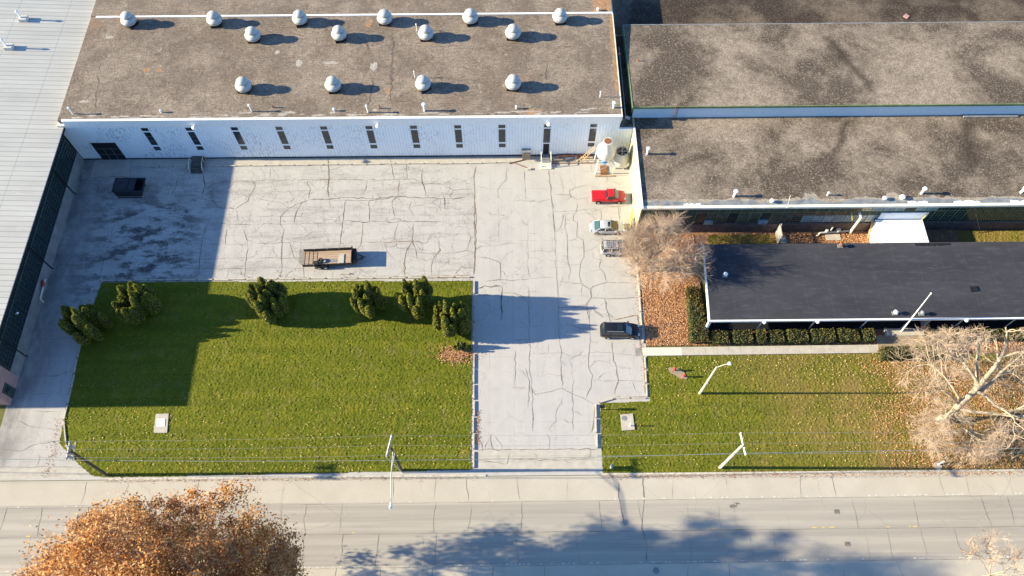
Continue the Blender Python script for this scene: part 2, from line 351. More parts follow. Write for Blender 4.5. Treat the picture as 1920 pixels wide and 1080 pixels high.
# peeling white corrugated cladding
t = NT('peeling_white_cladding'); X, Y, Z = t.xyz()
fr = t.math('FRACT', t.math('DIVIDE', t.math('ADD', X, 500.), .42)); rib = t.ramp(fr, [(0., 1.), (.1, 0.), (.55, 0.), (.62, .5), (.7, 0.), (1., 1.)])
o = t.ramp(t.noise(.4, 4), [(.3, (.84, .89, .91)), (.7, (.90, .95, .96))]); o = t.mix(t.math('MULTIPLY', rib, .35), o, (.42, .45, .48))
pe = t.noise(1.9, 6, .8, stretch=(2.6, 1, .9)); mk = t.ramp(t.noise(.22, 4, .6), [(.40, 0.), (.58, 1.)])
left = t.math('ADD', t.math('MULTIPLY', t.math('SUBTRACT', 0., X), .010), .45, True)
o = t.mix(t.math('MULTIPLY', t.math('MULTIPLY', t.ramp(pe, [(.50, 0.), (.60, .75)]), mk), left), o, (.21, .235, .27))
ft = t.math('SUBTRACT', 1., t.math('DIVIDE', Z, .7), True); o = t.mix(t.math('MULTIPLY', ft, t.ramp(t.noise(2., 4), [(.4, .2), (.6, .8)])), o, (.30, .30, .30))
t.bump(rib, .03, .6); M['clad'] = t.done(o, .6)
# black membrane roof
t = NT('black_membrane_roof'); X, Y, Z = t.xyz()
o = t.ramp(t.noise(.3, 5, .6, stretch=(.35, 1, 1)), [(.3, (.034, .034, .040)), (.7, (.052, .052, .060))])
o = t.mix(t.ramp(t.noise(1.2, 6, .75, stretch=(.4, 1.5, 1)), [(.5, 0.), (.7, .4)]), o, (.105, .105, .12))
sm = t.math('ABSOLUTE', t.math('SUBTRACT', t.math('FRACT', t.math('DIVIDE', t.math('ADD', X, 500.), 3.1)), .5)); o = t.mix(t.math('MULTIPLY', t.math('LESS_THAN', sm, .012), .12), o, (.14, .14, .16))
o = t.mix(t.ramp(t.noise(5, 3, .8), [(.68, 0.), (.72, .5)]), o, (.2, .2, .22))
M['blackroof'] = t.done(o, .8, spec=.2)
# trailer deck planks
t = NT('trailer_planks'); X, Y, Z = t.xyz(); pl = t.math('DIVIDE', t.math('ADD', Y, 50.), .3)
wn = t.n('ShaderNodeTexWhiteNoise', noise_dimensions='1D'); t.L(t.math('FLOOR', pl), wn.inputs['W'])
o = t.mix(wn.outputs['Value'], (.36, .25, .16), (.50, .37, .26)); o = t.mix(t.ramp(t.noise(2, 4, stretch=(.3, 3, 1)), [(.4, 0.), (.7, .5)]), o, (.28, .19, .13))
o = t.mix(t.math('LESS_THAN', t.math('FRACT', pl), .09), o, (.1, .07, .05)); M['deckwood'] = t.done(o, .85)
def carpaint(name, c, metal=.2, rough=.28):
    t = NT(name); m = t.done(c, rough, metal, .5); t.b.inputs['Coat Weight'].default_value = .35; t.b.inputs['Coat Roughness'].default_value = .08; return m
M['cred'] = carpaint('red_car_paint', (.52, .012, .018), .0)
M['cblack'] = carpaint('black_car_paint', (.012, .010, .013), .1)
M['csilver'] = carpaint('silver_car_paint', (.60, .62, .65), .35)
M['cgrey'] = carpaint('grey_car_paint', (.40, .42, .46), .3)
M['cglass'] = NT('car_glass').done((.012, .02, .024), .06, 0, .8)
M['cglassg'] = NT('greenish_car_glass').done((.05, .10, .095), .15, 0, .6)
M['cglassb'] = NT('blue_tinted_windscreen').done((.05, .13, .17), .1, 0, .8)
M['tan'] = simple('tan_sunshade', (.20, .135, .04), .5, var=.3, scale=5)
M['lampw'] = simple('clear_headlight', (.7, .7, .68), .2, var=.05)
M['lampr'] = simple('red_tail_light', (.35, .02, .02), .3, var=.1)
rng = np.random.default_rng(7); random.seed(7)

# ------------------------------------------------------------ ground, yard, road
b = MB(); b.sheet([(-500, -400), (500, -400), (500, 600), (-500, 600)], -.06); tag(b.build('ground', M['verge']), kind='structure')

ZO = {'A': (480, 270, 4.), 'B': (0, 270, 4.), 'C': (880, 380, 4.909), 'D': (960, 540, 4.), 'E': (0, 540, 4.), 'F': (0, 810, 4.), 'H': (960, 270, 4.), 'R': (960, 810, 4.), 'Q': (480, 810, 4.)}
CRACKS = [  # survey sheet, width in metres, material (0 dark, 1 weedy), then points
('A',.22,1,'1650 165 1635 250 1645 420 1640 640 1645 800 1632 980'),('A',.20,0,'545 115 548 250 540 340 548 405'),
('A',.12,1,'0 272 300 268 600 265 850 270 1080 265 1180 265 1230 280'),('A',.16,1,'380 275 400 330 395 410'),
('A',.17,0,'400 420 560 412 700 400 900 410 1080 395 1280 405 1480 410 1560 400 1610 375'),('A',.10,0,'560 420 700 425 900 418 1050 405'),
('A',.12,0,'395 420 330 440 250 480 180 545 185 600 210 640'),('A',.12,0,'345 440 300 520 285 590'),('A',.14,1,'835 275 825 330 800 390'),
('A',.14,1,'1075 270 1065 340 1060 390 1020 430 1030 500 1040 550'),('A',.14,0,'1250 185 1240 270 1265 340 1275 390'),
('A',.12,0,'1005 110 1020 180 1035 260'),('A',.12,0,'1125 110 1135 260'),('A',.07,0,'1255 300 1380 295 1480 345 1640 340'),('A',.1,1,'1480 345 1455 400'),
('A',.13,0,'668 430 655 500 655 580 640 680 620 800'),('A',.13,0,'850 430 850 580'),('A',.07,0,'1165 430 1150 480 1180 540'),
('A',.05,0,'0 545 300 545 640 575'),('A',.12,0,'640 580 800 585 1000 585 1390 580'),('A',.06,0,'0 600 200 600 640 595'),
('A',.15,1,'800 590 800 680 780 760 750 810'),('A',.12,1,'800 730 1030 740 1180 725 1280 745 1310 685'),('A',.1,1,'1065 595 1040 670 1035 730'),
('A',.10,0,'1180 600 1175 720 1200 820 1210 860'),('A',.1,1,'960 740 980 810 1030 850'),('A',.18,1,'1170 730 1130 800 1110 900 1118 985'),
('A',.12,1,'1200 810 1300 825 1470 820 1580 800 1635 820'),('A',.08,1,'1580 800 1610 700 1570 640'),('A',.16,1,'1370 720 1375 800 1320 870 1315 975'),
('A',.18,1,'210 640 190 750 190 850 200 920 180 1000'),('A',.09,1,'0 745 250 742 285 850 350 900 360 1000'),('A',.07,1,'0 860 190 855 370 850'),
('A',.06,1,'0 930 370 930'),('A',.06,0,'0 400 100 430 180 435 240 480'),('A',.12,1,'1490 975 1540 925 1620 930'),('A',.06,0,'270 715 380 690 420 660 500 655'),
('A',.06,0,'1660 320 1740 335'),('A',.06,0,'1880 170 1870 270 1810 340 1815 400 1850 430'),('A',.06,0,'1660 850 1760 860 1830 890 1835 1010'),('A',.09,0,'1720 1030 1890 1015'),
('A',.06,0,'1050 740 1060 780 1180 780 1170 735'),('A',.06,0,'1120 735 1125 800'),('A',.06,0,'980 740 975 775 1030 770 1060 745'),('A',.06,0,'1200 735 1225 790 1255 800 1245 755'),
('A',.07,0,'1380 420 1385 500'),('A',.07,0,'1410 410 1420 490'),('A',.07,0,'1440 410 1440 500'),('A',.06,0,'1380 450 1470 445'),('A',.06,0,'1390 480 1450 485'),
('A',.06,0,'110 180 105 265'),('A',.06,0,'320 275 300 330'),('A',.07,1,'840 930 855 880 850 830 820 820'),
('B',.1,0,'600 275 690 252 960 248 1010 295'),('B',.09,0,'915 430 880 550 845 650 800 800 745 1000'),('B',.12,0,'1440 180 1385 235 1345 230 1310 340 1270 410'),
('B',.20,0,'1520 175 1535 330 1515 410'),('B',.15,0,'1515 410 1600 430 1630 475 1760 490'),('B',.1,0,'1760 490 1860 430 1905 330 1915 280'),('B',.10,0,'1535 350 1600 300 1700 280 1900 280'),
('B',.08,0,'1770 495 1790 580'),('B',.08,0,'1590 600 1900 605'),('B',.12,0,'1560 600 1520 700 1500 850 1490 970'),('B',.07,0,'1530 750 1900 755'),
('B',.06,0,'1200 880 1640 860 1900 850'),('B',.07,0,'1100 930 1900 935'),('B',.06,0,'1700 640 1690 760'),('B',.08,0,'1830 640 1860 760 1830 1000'),
('B',.05,0,'620 590 870 580'),('B',.06,0,'500 690 640 700 700 745 820 750'),('B',.05,0,'640 840 790 820'),('B',.06,0,'990 120 975 250'),
('C',.13,1,'55 0 60 240 50 500 45 660'),('C',.06,0,'780 0 770 100 785 300 800 600 820 900 820 1080'),('C',.04,0,'265 0 265 150 280 380'),('C',.04,0,'540 150 540 400 535 600 560 700'),
('C',.10,0,'780 80 850 85 920 75 985 80 1000 0'),('C',.12,0,'1000 75 1060 65 1150 55 1200 75 1240 40'),('C',.07,0,'1240 40 1400 30 1500 30'),('C',.14,0,'1210 75 1215 130 1210 170'),
('C',.08,0,'1365 30 1380 170'),('C',.08,0,'1060 70 1120 120 1190 170'),('C',.08,0,'990 80 960 110 950 160 990 190 990 250 980 300 990 325 1050 345 1055 400 1050 500 1025 570 1015 630 1030 745'),
('C',.06,0,'900 80 860 130 855 200 835 235 790 270'),('C',.10,0,'920 85 885 130 880 230 900 300 900 400 910 470 895 490 910 550 925 600 920 720'),
('C',.08,0,'905 360 960 345 990 325'),('C',.08,0,'1055 450 1120 435 1190 395'),('C',.07,0,'940 390 1000 410 1040 415 1055 440'),('C',.06,0,'830 490 900 490 980 520'),
('C',.07,0,'830 570 850 545 890 550 920 580 990 575 1020 570'),('C',.09,0,'1135 460 1145 510 1210 520 1200 600 1240 650 1265 730'),('C',.06,0,'1120 635 1150 620 1205 610'),
('C',.06,0,'1220 310 1225 350 1170 400'),('C',.11,0,'830 725 930 730 1030 750 1110 790 1180 760 1240 735 1500 735'),('C',.08,0,'1110 790 1120 880 1060 930 980 965 820 970'),
('C',.07,0,'1125 880 1400 885 1530 870'),('C',.06,0,'75 500 180 515 285 550'),('C',.10,0,'285 550 285 700'),('C',.09,0,'150 725 285 705 350 715 550 705'),('C',.2,0,'300 770 150 770 75 790'),
('C',.08,0,'350 720 300 770'),('C',.24,0,'300 770 295 900 300 1080'),('C',.1,0,'70 855 220 850'),('C',.09,0,'300 830 400 830 470 870 545 920 550 1080'),('C',.08,0,'545 780 545 900'),('C',.06,0,'835 855 925 865 925 950'),
('C',.08,0,'1080 940 1100 1080'),('C',.09,0,'1245 885 1280 1020 1330 1080'),('C',.08,0,'1150 940 1155 1010 1230 1060'),('C',.05,0,'560 700 700 690 780 690'),('C',.05,0,'560 445 640 445 790 440'),
('C',.05,0,'75 400 240 395 400 375 480 380 485 430'),('C',.05,0,'790 270 870 240'),('C',.05,0,'300 540 340 470 400 445 440 465'),
('D',.08,0,'0 30 60 50 125 95 130 190 125 320 135 450 130 600 150 740 155 1080'),('D',.07,0,'345 70 345 180 350 350 365 480 375 740'),('D',.05,0,'140 195 220 185 250 150'),
('D',.09,0,'590 0 595 70 560 130 450 145 360 150'),('D',.08,0,'560 130 580 200 580 300 585 400 570 500 570 600 600 660 590 740 555 820'),('D',.07,0,'600 75 760 80 930 70'),
('D',.13,0,'690 80 720 180 740 260'),('D',.1,0,'620 170 690 220'),('D',.18,1,'770 240 930 205'),('D',.07,0,'405 270 450 280 520 310 580 310'),('D',.08,0,'0 390 110 390 130 440'),
('D',.05,0,'170 490 370 485 450 520'),('D',.05,0,'420 550 470 510 570 500'),('D',.05,0,'570 490 640 480 850 500 940 510'),('D',.11,1,'750 400 760 540 785 600 790 690 770 800'),
('D',.08,0,'610 695 780 695 975 695'),('D',.08,0,'165 795 260 780 370 755 400 770 500 810 560 840 610 870'),('D',.05,0,'450 560 455 700 455 1080'),('D',.05,0,'370 850 330 920 325 1000 280 1060 300 1080'),
('D',.09,0,'0 750 100 745'),('D',.07,0,'25 470 25 740'),('D',.05,0,'590 560 650 550 740 560'),('D',.06,0,'790 590 890 610'),('D',.06,0,'50 250 110 280 60 300'),('D',.06,0,'100 600 130 700 120 900'),
('E',.12,0,'550 0 620 15 690 10'),('E',.06,0,'300 380 400 385 500 375 600 370'),('E',.06,0,'360 480 375 610'),('E',.10,0,'230 660 420 662 530 625'),('E',.05,0,'250 920 480 930'),
('E',.08,0,'100 1000 160 1000 200 1035 460 1060'),('E',.05,0,'500 490 490 700'),('E',.05,0,'460 680 440 800'),('F',.08,0,'0 125 160 145 250 95 430 65'),('F',.05,0,'10 260 560 262'),
('H',.1,0,'270 150 295 400 320 660'),('H',.06,0,'0 430 60 420 200 435 300 410'),('H',.06,0,'350 220 380 300 385 380'),('H',.06,0,'430 265 480 325 560 310 640 320'),
('H',.07,0,'480 325 430 350 440 400 400 420'),('H',.06,0,'310 380 430 380 480 410 590 400'),('H',.06,0,'90 200 100 420'),('H',.05,0,'590 150 600 200 640 240 700 230 780 240 870 235'),
('H',.05,0,'700 200 720 270 690 290'),('H',.05,0,'740 270 800 300 830 270'),('H',.06,0,'690 460 750 470 840 465'),
('A',.07,0,'0 1010 1630 1005'),('Q',.06,1,'1660 0 1700 130 1920 135'),('Q',.12,1,'1640 135 1920 130'),('R',.12,1,'0 130 420 130 640 130'),('R',.1,1,'0 210 640 205'),('Q',.08,0,'1670 215 1880 240 1900 150'),
('D',.1,1,'620 880 600 1080'),('D',.14,1,'640 860 760 825 1010 815'),('D',.14,1,'940 200 960 400 990 560 1000 800'),('A',.12,1,'1600 985 1000 1000 200 1010'),
]
def ribbon(b, pts, wd, z, jit=.06, seg=.55):
    P = []
    for i in range(len(pts)-1):
        a, c = np.array(pts[i]), np.array(pts[i+1]); n = max(1, int(np.linalg.norm(c-a)/seg))
        for k in range(n): P.append(a+(c-a)*k/n+(rng.normal(0, jit, 2) if (k or i) else 0))
    P.append(np.array(pts[-1])); P = np.array(P)
    T = np.gradient(P, axis=0) if len(P) > 1 else P; T /= np.maximum(np.linalg.norm(T, axis=1)[:, None], 1e-6); N = np.stack([-T[:, 1], T[:, 0]], 1)
    W = wd*rng.uniform(.2, 1.0, len(P))*.5; W[0] *= .3; W[-1] *= .3
    vs = [(*(p+n*q), z) for p, n, q in zip(P, N, W)]+[(*(p-n*q), z) for p, n, q in zip(P, N, W)]; L = len(P)
    b.add(vs, [(i, L+i, L+i+1, i+1) for i in range(L-1)])
    return P
b = MB()
b.sheet([(-62.3, 22.42), (17.45, 22.42), (17.45, 69.4), (-62.3, 69.4)], 0.)
b.mi = 3; b.sheet([G(891, 846), G(1120, 846), G(1121, 883), G(889, 886)], .0035); b.sheet([G(0, 878), G(140, 874), G(172, 895), G(0, 899)], .0035)
b.sheet([G(178, 302), G(246, 301), G(240, 333), G(170, 333)], .004)                      # concrete apron at the big door
b.sheet([(p[0], p[1]) for p in (G(160, 297), G(1180, 290), G(1180, 304), G(250, 311))], .003)
zc = .008
for k, (sh, wd, mt, pts) in enumerate(CRACKS):
    ox, oy, sc = ZO[sh]; q = list(map(float, pts.split()))
    P = [G(ox+q[i]/sc, oy+q[i+1]/sc) for i in range(0, len(q), 2)]
    b.mi = 4 if (mt == 0 and sh in 'CDHEF' and wd < .18) else 1+mt; L = ribbon(b, P, wd, zc+.00007*k)
    for p in L[1:-1]:                                                # hairline branches
        if rng.random() < .14:
            a = rng.uniform(0, 6.28); e = [p]
            for _ in range(rng.integers(2, 5)): a += rng.normal(0, .5); e.append(e[-1]+.5*np.array([math.cos(a), math.sin(a)]))
            ribbon(b, e, .05, zc+.00007*k+.00003, .05)
tag(b.build('pavement', [M['yard'], M['crack'], M['crackweed'], M['path'], simple('hairline_crack', (.22, .19, .16), .95, var=.4, scale=2.5)]), kind='structure')

b = MB(); b.sheet([(-200, 9.2), (200, 9.2), (200, 22.35), (-200, 22.35)], -.02)
def dash(y, x0, x1, cov, mi, lmin, lmax, wd, z):
    x = x0; b.mi = mi
    while x < x1:
        l = rng.uniform(lmin, lmax)
        if rng.random() < cov:
            yy = y(x); w0 = wd*rng.uniform(.5, 1)
            b.add([(x, yy, z), (x+l*.5, yy-.03, z), (x+l, yy, z), (x+l, yy+w0, z), (x+l*.4, yy+w0+.02, z), (x, yy+w0, z)], [(0, 1, 2, 3, 4, 5)])
        x += l+rng.uniform(.1, .6)
e1 = lambda x: 19.50+.0033*x; e2 = lambda x: 16.05+.001*x; e3 = lambda x: 12.42+.004*x
dash(e1, -70, 12, .16, 1, .08, .3, .08, -.008); dash(e1, 12, 75, .42, 1, .1, .45, .12, -.008); dash(e3, -70, 75, .5, 1, .1, .4, .10, -.008)
for x0 in (-57, -46.5, -20.5, -3, 11.5, 23, 34.5, 43):
    dash(e2, x0, x0+3.6, .5, 2, .2, .7, .10, -.008)
b.mi = 3
for e in (e1, e2, e3): ribbon(b, [(x, e(x)-.14) for x in range(-75, 80, 5)], .05 if e is not e2 else .07, -.011, .015, 1.)
x = -70.
while x < 75:
    for (y0, y1) in ((22.3, 19.5), (19.4, 16.0), (15.9, 12.4), (12.3, 9.3)):
        if rng.random() < .55:
            xx = x+rng.normal(0, .5); k = xx+rng.normal(0, .25); ribbon(b, [(xx, y0), ((xx+k)/2+rng.normal(0, .1), (y0+y1)/2), (k, y1)], rng.choice([.03, .04, .07]), -.0105+rng.random()*.001, .04)
    x += rng.uniform(2.2, 4.6)
for q in ('975 320 990 500 975 720 1010 850 1010 980', '800 380 800 480 845 700'):  # traced cracks; the first also paints in the street light arm's faint shadow
    q = list(map(float, q.split())); ribbon(b, [G(960+q[i]/4, 810+q[i+1]/4) for i in range(0, len(q), 2)], .16, -.009, .04)
tag(b.build('road', [M['road'], M['paintw'], M['painty'], M['crackshadow']]), kind='structure')
b = MB()
def kerbrun(x0, x1): b.box(x0, x1, 22.36, 22.58, -.1, .07)
kerbrun(-47.6, -3.0); kerbrun(10.7, 150); kerbrun(-150, -62.5)
tag(b.build('kerb', M['kerb']), kind='structure')

# lawns: dense relief meshes so that the low sun catches tufts
def inside(poly, X, Y):
    c = np.zeros(X.shape, bool); n = len(poly)
    for i in range(n):
        x0, y0 = poly[i]; x1, y1 = poly[(i+1) % n]
        if y0 == y1: continue
        k = ((y0 > Y) != (y1 > Y)) & (X < (x1-x0)*(Y-y0)/(y1-y0)+x0); c ^= k
    return c
def relief(name, poly, mat, step=.11, amp=.085, base=.03):
    P = np.array(poly); x = np.arange(P[:, 0].min(), P[:, 0].max()+step, step); y = np.arange(P[:, 1].min(), P[:, 1].max()+step, step)
    X, Y = np.meshgrid(x, y); ins = inside(poly, X, Y)
    lo = rng.random((len(y)//5+3, len(x)//5+3)); iy, ix = np.arange(len(y))/5, np.arange(len(x))/5
    a = lo[iy.astype(int)][:, ix.astype(int)]*(1-(iy % 1)[:, None]); b_ = lo[iy.astype(int)+1][:, ix.astype(int)]*(iy % 1)[:, None]
    Z = base+amp*rng.random(X.shape)**1.4*(.75+.35*(a+b_))
    Xj = X+rng.normal(0, step*.2, X.shape); Yj = Y+rng.normal(0, step*.2, X.shape)
    W = len(x); idx = np.arange(X.size).reshape(X.shape)
    F = np.stack([idx[:-1, :-1], idx[:-1, 1:], idx[1:, 1:], idx[1:, :-1]], -1); ok = ins[:-1, :-1] & ins[1:, 1:] & ins[:-1, 1:] & ins[1:, :-1]
    F = F[ok]; u, inv = np.unique(F, return_inverse=True)
    V = np.stack([Xj.ravel(), Yj.ravel(), Z.ravel()], -1)[u]
    return np_mesh(name, V, inv.reshape(-1, 4), mat)
LAWN1 = [G(190, 529), G(886, 526), (-4.75, 23.1), (-48, 22.6), G(172, 893), G(143, 868), (-54.6, 26.8), G(124, 760), G(150, 640)]
tag(relief('lawn', LAWN1, M['lawn']), kind='structure')
LAWN2 = [(10.75, 22.62), (95, 22.62), (95, 36.2), (54, 37.3), (47, 37.55), (17.3, 37.4), (17.15, 31.5), (11.0, 31.3)]
tag(relief('lawn', LAWN2, M['lawn2']), kind='structure')
tag(relief('leaf_bed', [(17.5, 38.9), (25.6, 38.9), (25.6, 52.4), (62.0, 52.4), (62.0, 55.9), (17.5, 55.9)], M['soil'], .16, .05, .0), kind='structure')
tag(relief('leaf_bed', [(47, 37.6), (95, 36.3), (95, 41.6), (25.6, 41.6), (25.6, 38.8), (47, 38.8)], M['soil'], .18, .05, .0), kind='structure')
tag(relief('lawn', [(61.8, 52.3), (95, 52.3), (95, 55.8), (61.8, 55.8)], M['lawn2']), kind='structure')
tag(relief('lawn', [(27.5, 53.2), (36.5, 53.2), (36.5, 55.3), (27.5, 55.3)], M['lawn2'], .13, .075, .06), kind='structure')
def scatter(poly, n, dens=None):
    P = np.array(poly); out = []
    while sum(map(len, out)) < n:
        q = rng.uniform(P.min(0), P.max(0), (n*2, 2)); q = q[inside(poly, q[:, 0], q[:, 1])]
        if dens is not None: q = q[rng.random(len(q)) < dens(q[:, 0], q[:, 1])]
        out.append(q)
    return np.concatenate(out)[:n]
def quads(C, size, up=.0, elong=1.5):
    """small randomly turned leaf faces centred on C"""
    n = len(C); A = rng.normal(0, 1, (n, 3)); A[:, 2] *= (1-up); A /= np.linalg.norm(A, axis=1)[:, None]
    Bv = rng.normal(0, 1, (n, 3)); Bv[:, 2] *= (1-up); Bv -= A*(A*Bv).sum(1)[:, None]; Bv /= np.linalg.norm(Bv, axis=1)[:, None]
    s = (size*rng.uniform(.6, 1.3, n))[:, None]; A = A*s*.5*elong; Bv = Bv*s*.5
    V = np.stack([C-A, C+Bv*.9-A*.1, C+A, C-Bv*.9-A*.1], 1).reshape(-1, 3)
    return V, np.arange(4*n).reshape(-1, 4)
def leaves(name, pts, size, mat, z=.09, parent=None):
    C = np.column_stack([pts, z+rng.random(len(pts))*.05]); V, F = quads(C, size, up=.8); return np_mesh(name, V, F, mat, parent)
o = leaves('fallen_leaves', scatter(LAWN1, 1500, lambda x, y: np.clip((36-y)/12, .04, 1)), .10, M['yleaf'], .12); tag(o, kind='stuff')
o = leaves('fallen_leaves', scatter(LAWN2, 13000, lambda x, y: np.clip(.09+(x-32)/45, .09, 1)+(np.abs(y-36) < 1.5)*.3), .10, M['yleaf'], .10); tag(o, kind='stuff')
o = leaves('fallen_leaves', scatter([(44, 22.7), (75, 22.7), (75, 36.5), (44, 36.5)], 26000, lambda x, y: np.clip((x-43+np.sin(y*.9)*1.5)/9, .03, 1)), .11, M['litter'], .10); tag(o, kind='stuff')
o = leaves('leaf_litter', scatter([(17.5, 38.9), (25.4, 38.9), (25.4, 55.5), (17.5, 55.5)], 26000), .13, M['litter'], .05); tag(o, kind='stuff')
o = leaves('leaf_litter', scatter([(45, 38.9), (75, 36.5), (75, 40.4), (55, 40.4), (45, 40.0)], 7000), .13, M['litter'], .05); tag(o, kind='stuff')
o = leaves('leaf_litter', scatter([(28, 52.3), (50, 52.3), (50, 55.6), (28, 55.6)], 9000), .12, M['litter'], .05); tag(o, kind='stuff')
g1 = np.concatenate([np.column_stack([rng.uniform(10.7, 70, 1500), 22.3-np.abs(rng.normal(0, .22, 1500))]), np.column_stack([rng.uniform(-48, -4, 500), 22.3-np.abs(rng.normal(0, .12, 500))]),
  np.column_stack([16.9-np.abs(rng.normal(0, .25, 350))+rng.uniform(0, .4, 350), rng.uniform(32, 54, 350)]), 
  np.column_stack([-4.2+np.abs(rng.normal(0, .25, 260)), rng.uniform(26.2, 30.5, 260)]), np.column_stack([-55+rng.normal(0, .5, 260), rng.uniform(22.8, 30, 260)])])
o = leaves('fallen_leaves', g1, .085, M['litter'], .02); tag(o, kind='stuff')

o = leaves('leaf_litter', np.column_stack([-6.9+rng.normal(0, 1.1, 1500), 37.9+rng.normal(0, .55, 1500)]), .12, M['litter'], .10); tag(o, kind='stuff')
# footpath and entrance slab
b = MB()
x = 16.95; k = 0
while x < 47.3:
    l = 5.0 if k == 0 else 1.5; b.mi = 1 if x < 22.5 and k < 1 else 0
    yy = 38.62+.1*(x-17)/30
    b.box(x, x+l-.02, 37.5+.1*(x-17)/30, yy, -.05, .11); x += l; k += 1
b.mi = 0; tag(b.build('footpath', [M['path'], M['newpath']]), kind='structure')
b = MB(); b.prism([G(1642, 630), G(1731, 627), G(1737, 652), G(1646, 656)], -.05, .13); tag(b.build('entrance_slab', M['slab']), kind='structure')
b = MB(); b.box(16.0, 16.9, 37.5, 38.6, -.02, .03); tag(b.build('ramp_plate', M['foot']), 'dark grey ramp plate where the footpath meets the parking bay', 'ramp plate')

# parking blocks
def proto_block():
    b = MB(); n = [(-1.0, -.09), (1.0, -.09), (1.0, .09), (-1.0, .09)]
    b.prism(n, 0, .09); b.prism([(-.98, -.07), (.98, -.07), (.98, .07), (-.98, .07)], .09, .15); return b.build('parking_block', M['kerb'])
pb = [None]
def block(x, y, rz, label, group, sx=1., mat=None):
    if pb[0] is None: o = pb[0] = proto_block()
    else: o = pb[0].copy(); col.objects.link(o)
    o.location = (x, y, .02); o.rotation_euler = (0, 0, rz); o.scale = (sx, 1, 1); return tag(o, label, 'parking block', group)
def row(p, q, label, group, skip=.0):
    p, q = np.array(p), np.array(q); L = np.linalg.norm(q-p); n = max(1, round(L/2.12)); a = math.atan2(*(q-p)[::-1])
    for i in range(n):
        if rng.random() < skip: continue
        c = p+(q-p)*(i+.5)/n+rng.normal(0, .03, 2); block(c[0], c[1], a+rng.normal(0, .006), label, group, L/n/2.12)
row(G(276, 313), G(352, 312), 'weathered concrete parking block in the short shaded row beside the loading steps', 'blocks left of the loading steps')
row(G(392, 312), G(960, 305), 'weathered concrete parking block in the long row along the foot of the white wall', 'blocks along the white wall')
row(G(190, 526.5), G(884, 520), 'concrete parking block in the row between the cracked yard and the left lawn', 'blocks along the north edge of the lawn')
row(G(889, 526), G(888, 878), 'concrete parking block in the row edging the left lawn beside the driveway', 'blocks between lawn and driveway')
row(G(174, 540), G(120, 790), 'concrete parking block in the row between the left lawn and the side lane', 'blocks along the side lane')
row(G(120, 790), G(124, 834), 'concrete parking block in the row between the left lawn and the side lane', 'blocks along the side lane')
row(G(124, 834), G(141, 864), 'whitish parking block angled beside the brown utility pole top', 'block at the lane mouth')
row(G(1193, 476), G(1206, 645), 'concrete parking block in the row between the parking bays and the orange leaf bed', 'blocks along the leaf bed')
row(G(1209, 670), G(1213, 745), 'concrete parking block in the row right of the driveway below the footpath', 'blocks below the footpath')
row(G(1211, 747), G(1152, 747), 'concrete parking block in the bent row at the bottom end of the parking bay', 'blocks at the end of the bay')
row(G(1150, 748), G(1122, 756), 'concrete parking block in the bent row at the bottom end of the parking bay', 'blocks at the end of the bay')
row(G(1117, 757), G(1119, 842), 'concrete parking block in the row along the right side of the driveway mouth', 'blocks beside the driveway mouth')
c = G(647, 513.5); block(c[0], c[1], -.02, 'loose concrete parking block lying in the yard just below the trailer', None, .72)

# ------------------------------------------------------------ left building (ribbed steel roof)
B = thing('steel_roofed_building', 'long building on the left with pale ribbed steel roof and green gridded windows', 'building', (-61.9, 50, 0))
def PT(mb, name, mats, par, smooth=False):
    o = mb.build(name, mats, par, smooth=smooth); o.location = -Vector(par_loc(par)); return o
def par_loc(p):
    v = Vector((0, 0, 0))
    while p is not None: v = v+Vector(p.location); p = p.parent
    return v
b = MB(); x1, z1 = -60.95, 7.45; sl_ = .05
def rz(x): return z1+(-60.95-x)*sl_
b.add([(x1, 31.6, z1), (x1, 140, z1), (-140, 140, rz(-140)), (-140, 31.6, rz(-140)), (x1, 31.6, z1-.15), (x1, 140, z1-.15), (-140, 140, rz(-140)-.15), (-140, 31.6, rz(-140)-.15)], [(0,1,2,3),(7,6,5,4),(0,4,5,1),(3,2,6,7),(0,3,7,4),(1,5,6,2)])
rf = PT(b, 'roof', M['steel'], B)
b = MB(); b.box(-140, -61.95, 35.45, 69, 1.9, 7.2); b.box(-140, -62.0, 35.45, 140, 0, 1.5); PT(b, 'wall', M['greend'], B)
b = MB(); b.box(-62.6, -61.82, 35.4, 69.0, -.1, 1.95); PT(b, 'foundation', M['foot'], B)
b = MB(); b.box(-140, -61.84, 31.8, 35.42, -.1, 7.2); wl = PT(b, 'brick_end_wall', M['pink'], B)
wl['label'] = 'pink painted brick end section of the wall'
b = MB(); b.box(-61.84, -61.78, 32.6, 33.9, .0, 2.3); d_ = PT(b, 'door', M['greend'], B); b = MB(); b.box(-61.78, -61.76, 32.85, 33.6, 1.2, 2.0); PT(b, 'pane', M['glass'], d_)
b = MB(); b.box(-61.1, -60.9, 31.6, 110, z1-.42, z1-.17); PT(b, 'gutter', M['black'], B)
ys = [35.6, 38.3, 51.05, 63.15, 68.9]
for i in range(4):
    y0, y1 = ys[i]+.12, ys[i+1]-.12
    f = MB(); p = MB(); p.box(-61.95, -61.90, y0, y1, 1.95, 7.0)
    n = max(1, round((y1-y0)/.62))
    for k in range(n+1):
        yy = y0+(y1-y0)*k/n; wd = .045 if k % 4 else .07; f.box(-61.898, -61.84 if k % 4 else -61.80, yy-wd/2, yy+wd/2, 1.95, 7.0)
    for k, z in enumerate(np.linspace(1.97, 6.98, 10)):
        h = .045 if k != 6 else .22; f.box(-61.897, -61.835 if k != 6 else -61.79, y0, y1, z-h/2, z+h/2)
    fo = PT(f, 'window', M['greend'], B); PT(p, 'pane', M['glass'], fo)
for y in ys[1:-1]:
    b = MB(); b.tube([(-61.0, y, 7.1), (-61.7, y, 6.6), (-61.74, y, .3), (-61.4, y-.1, .1)], .075); PT(b, 'downspout', M['black'], B)
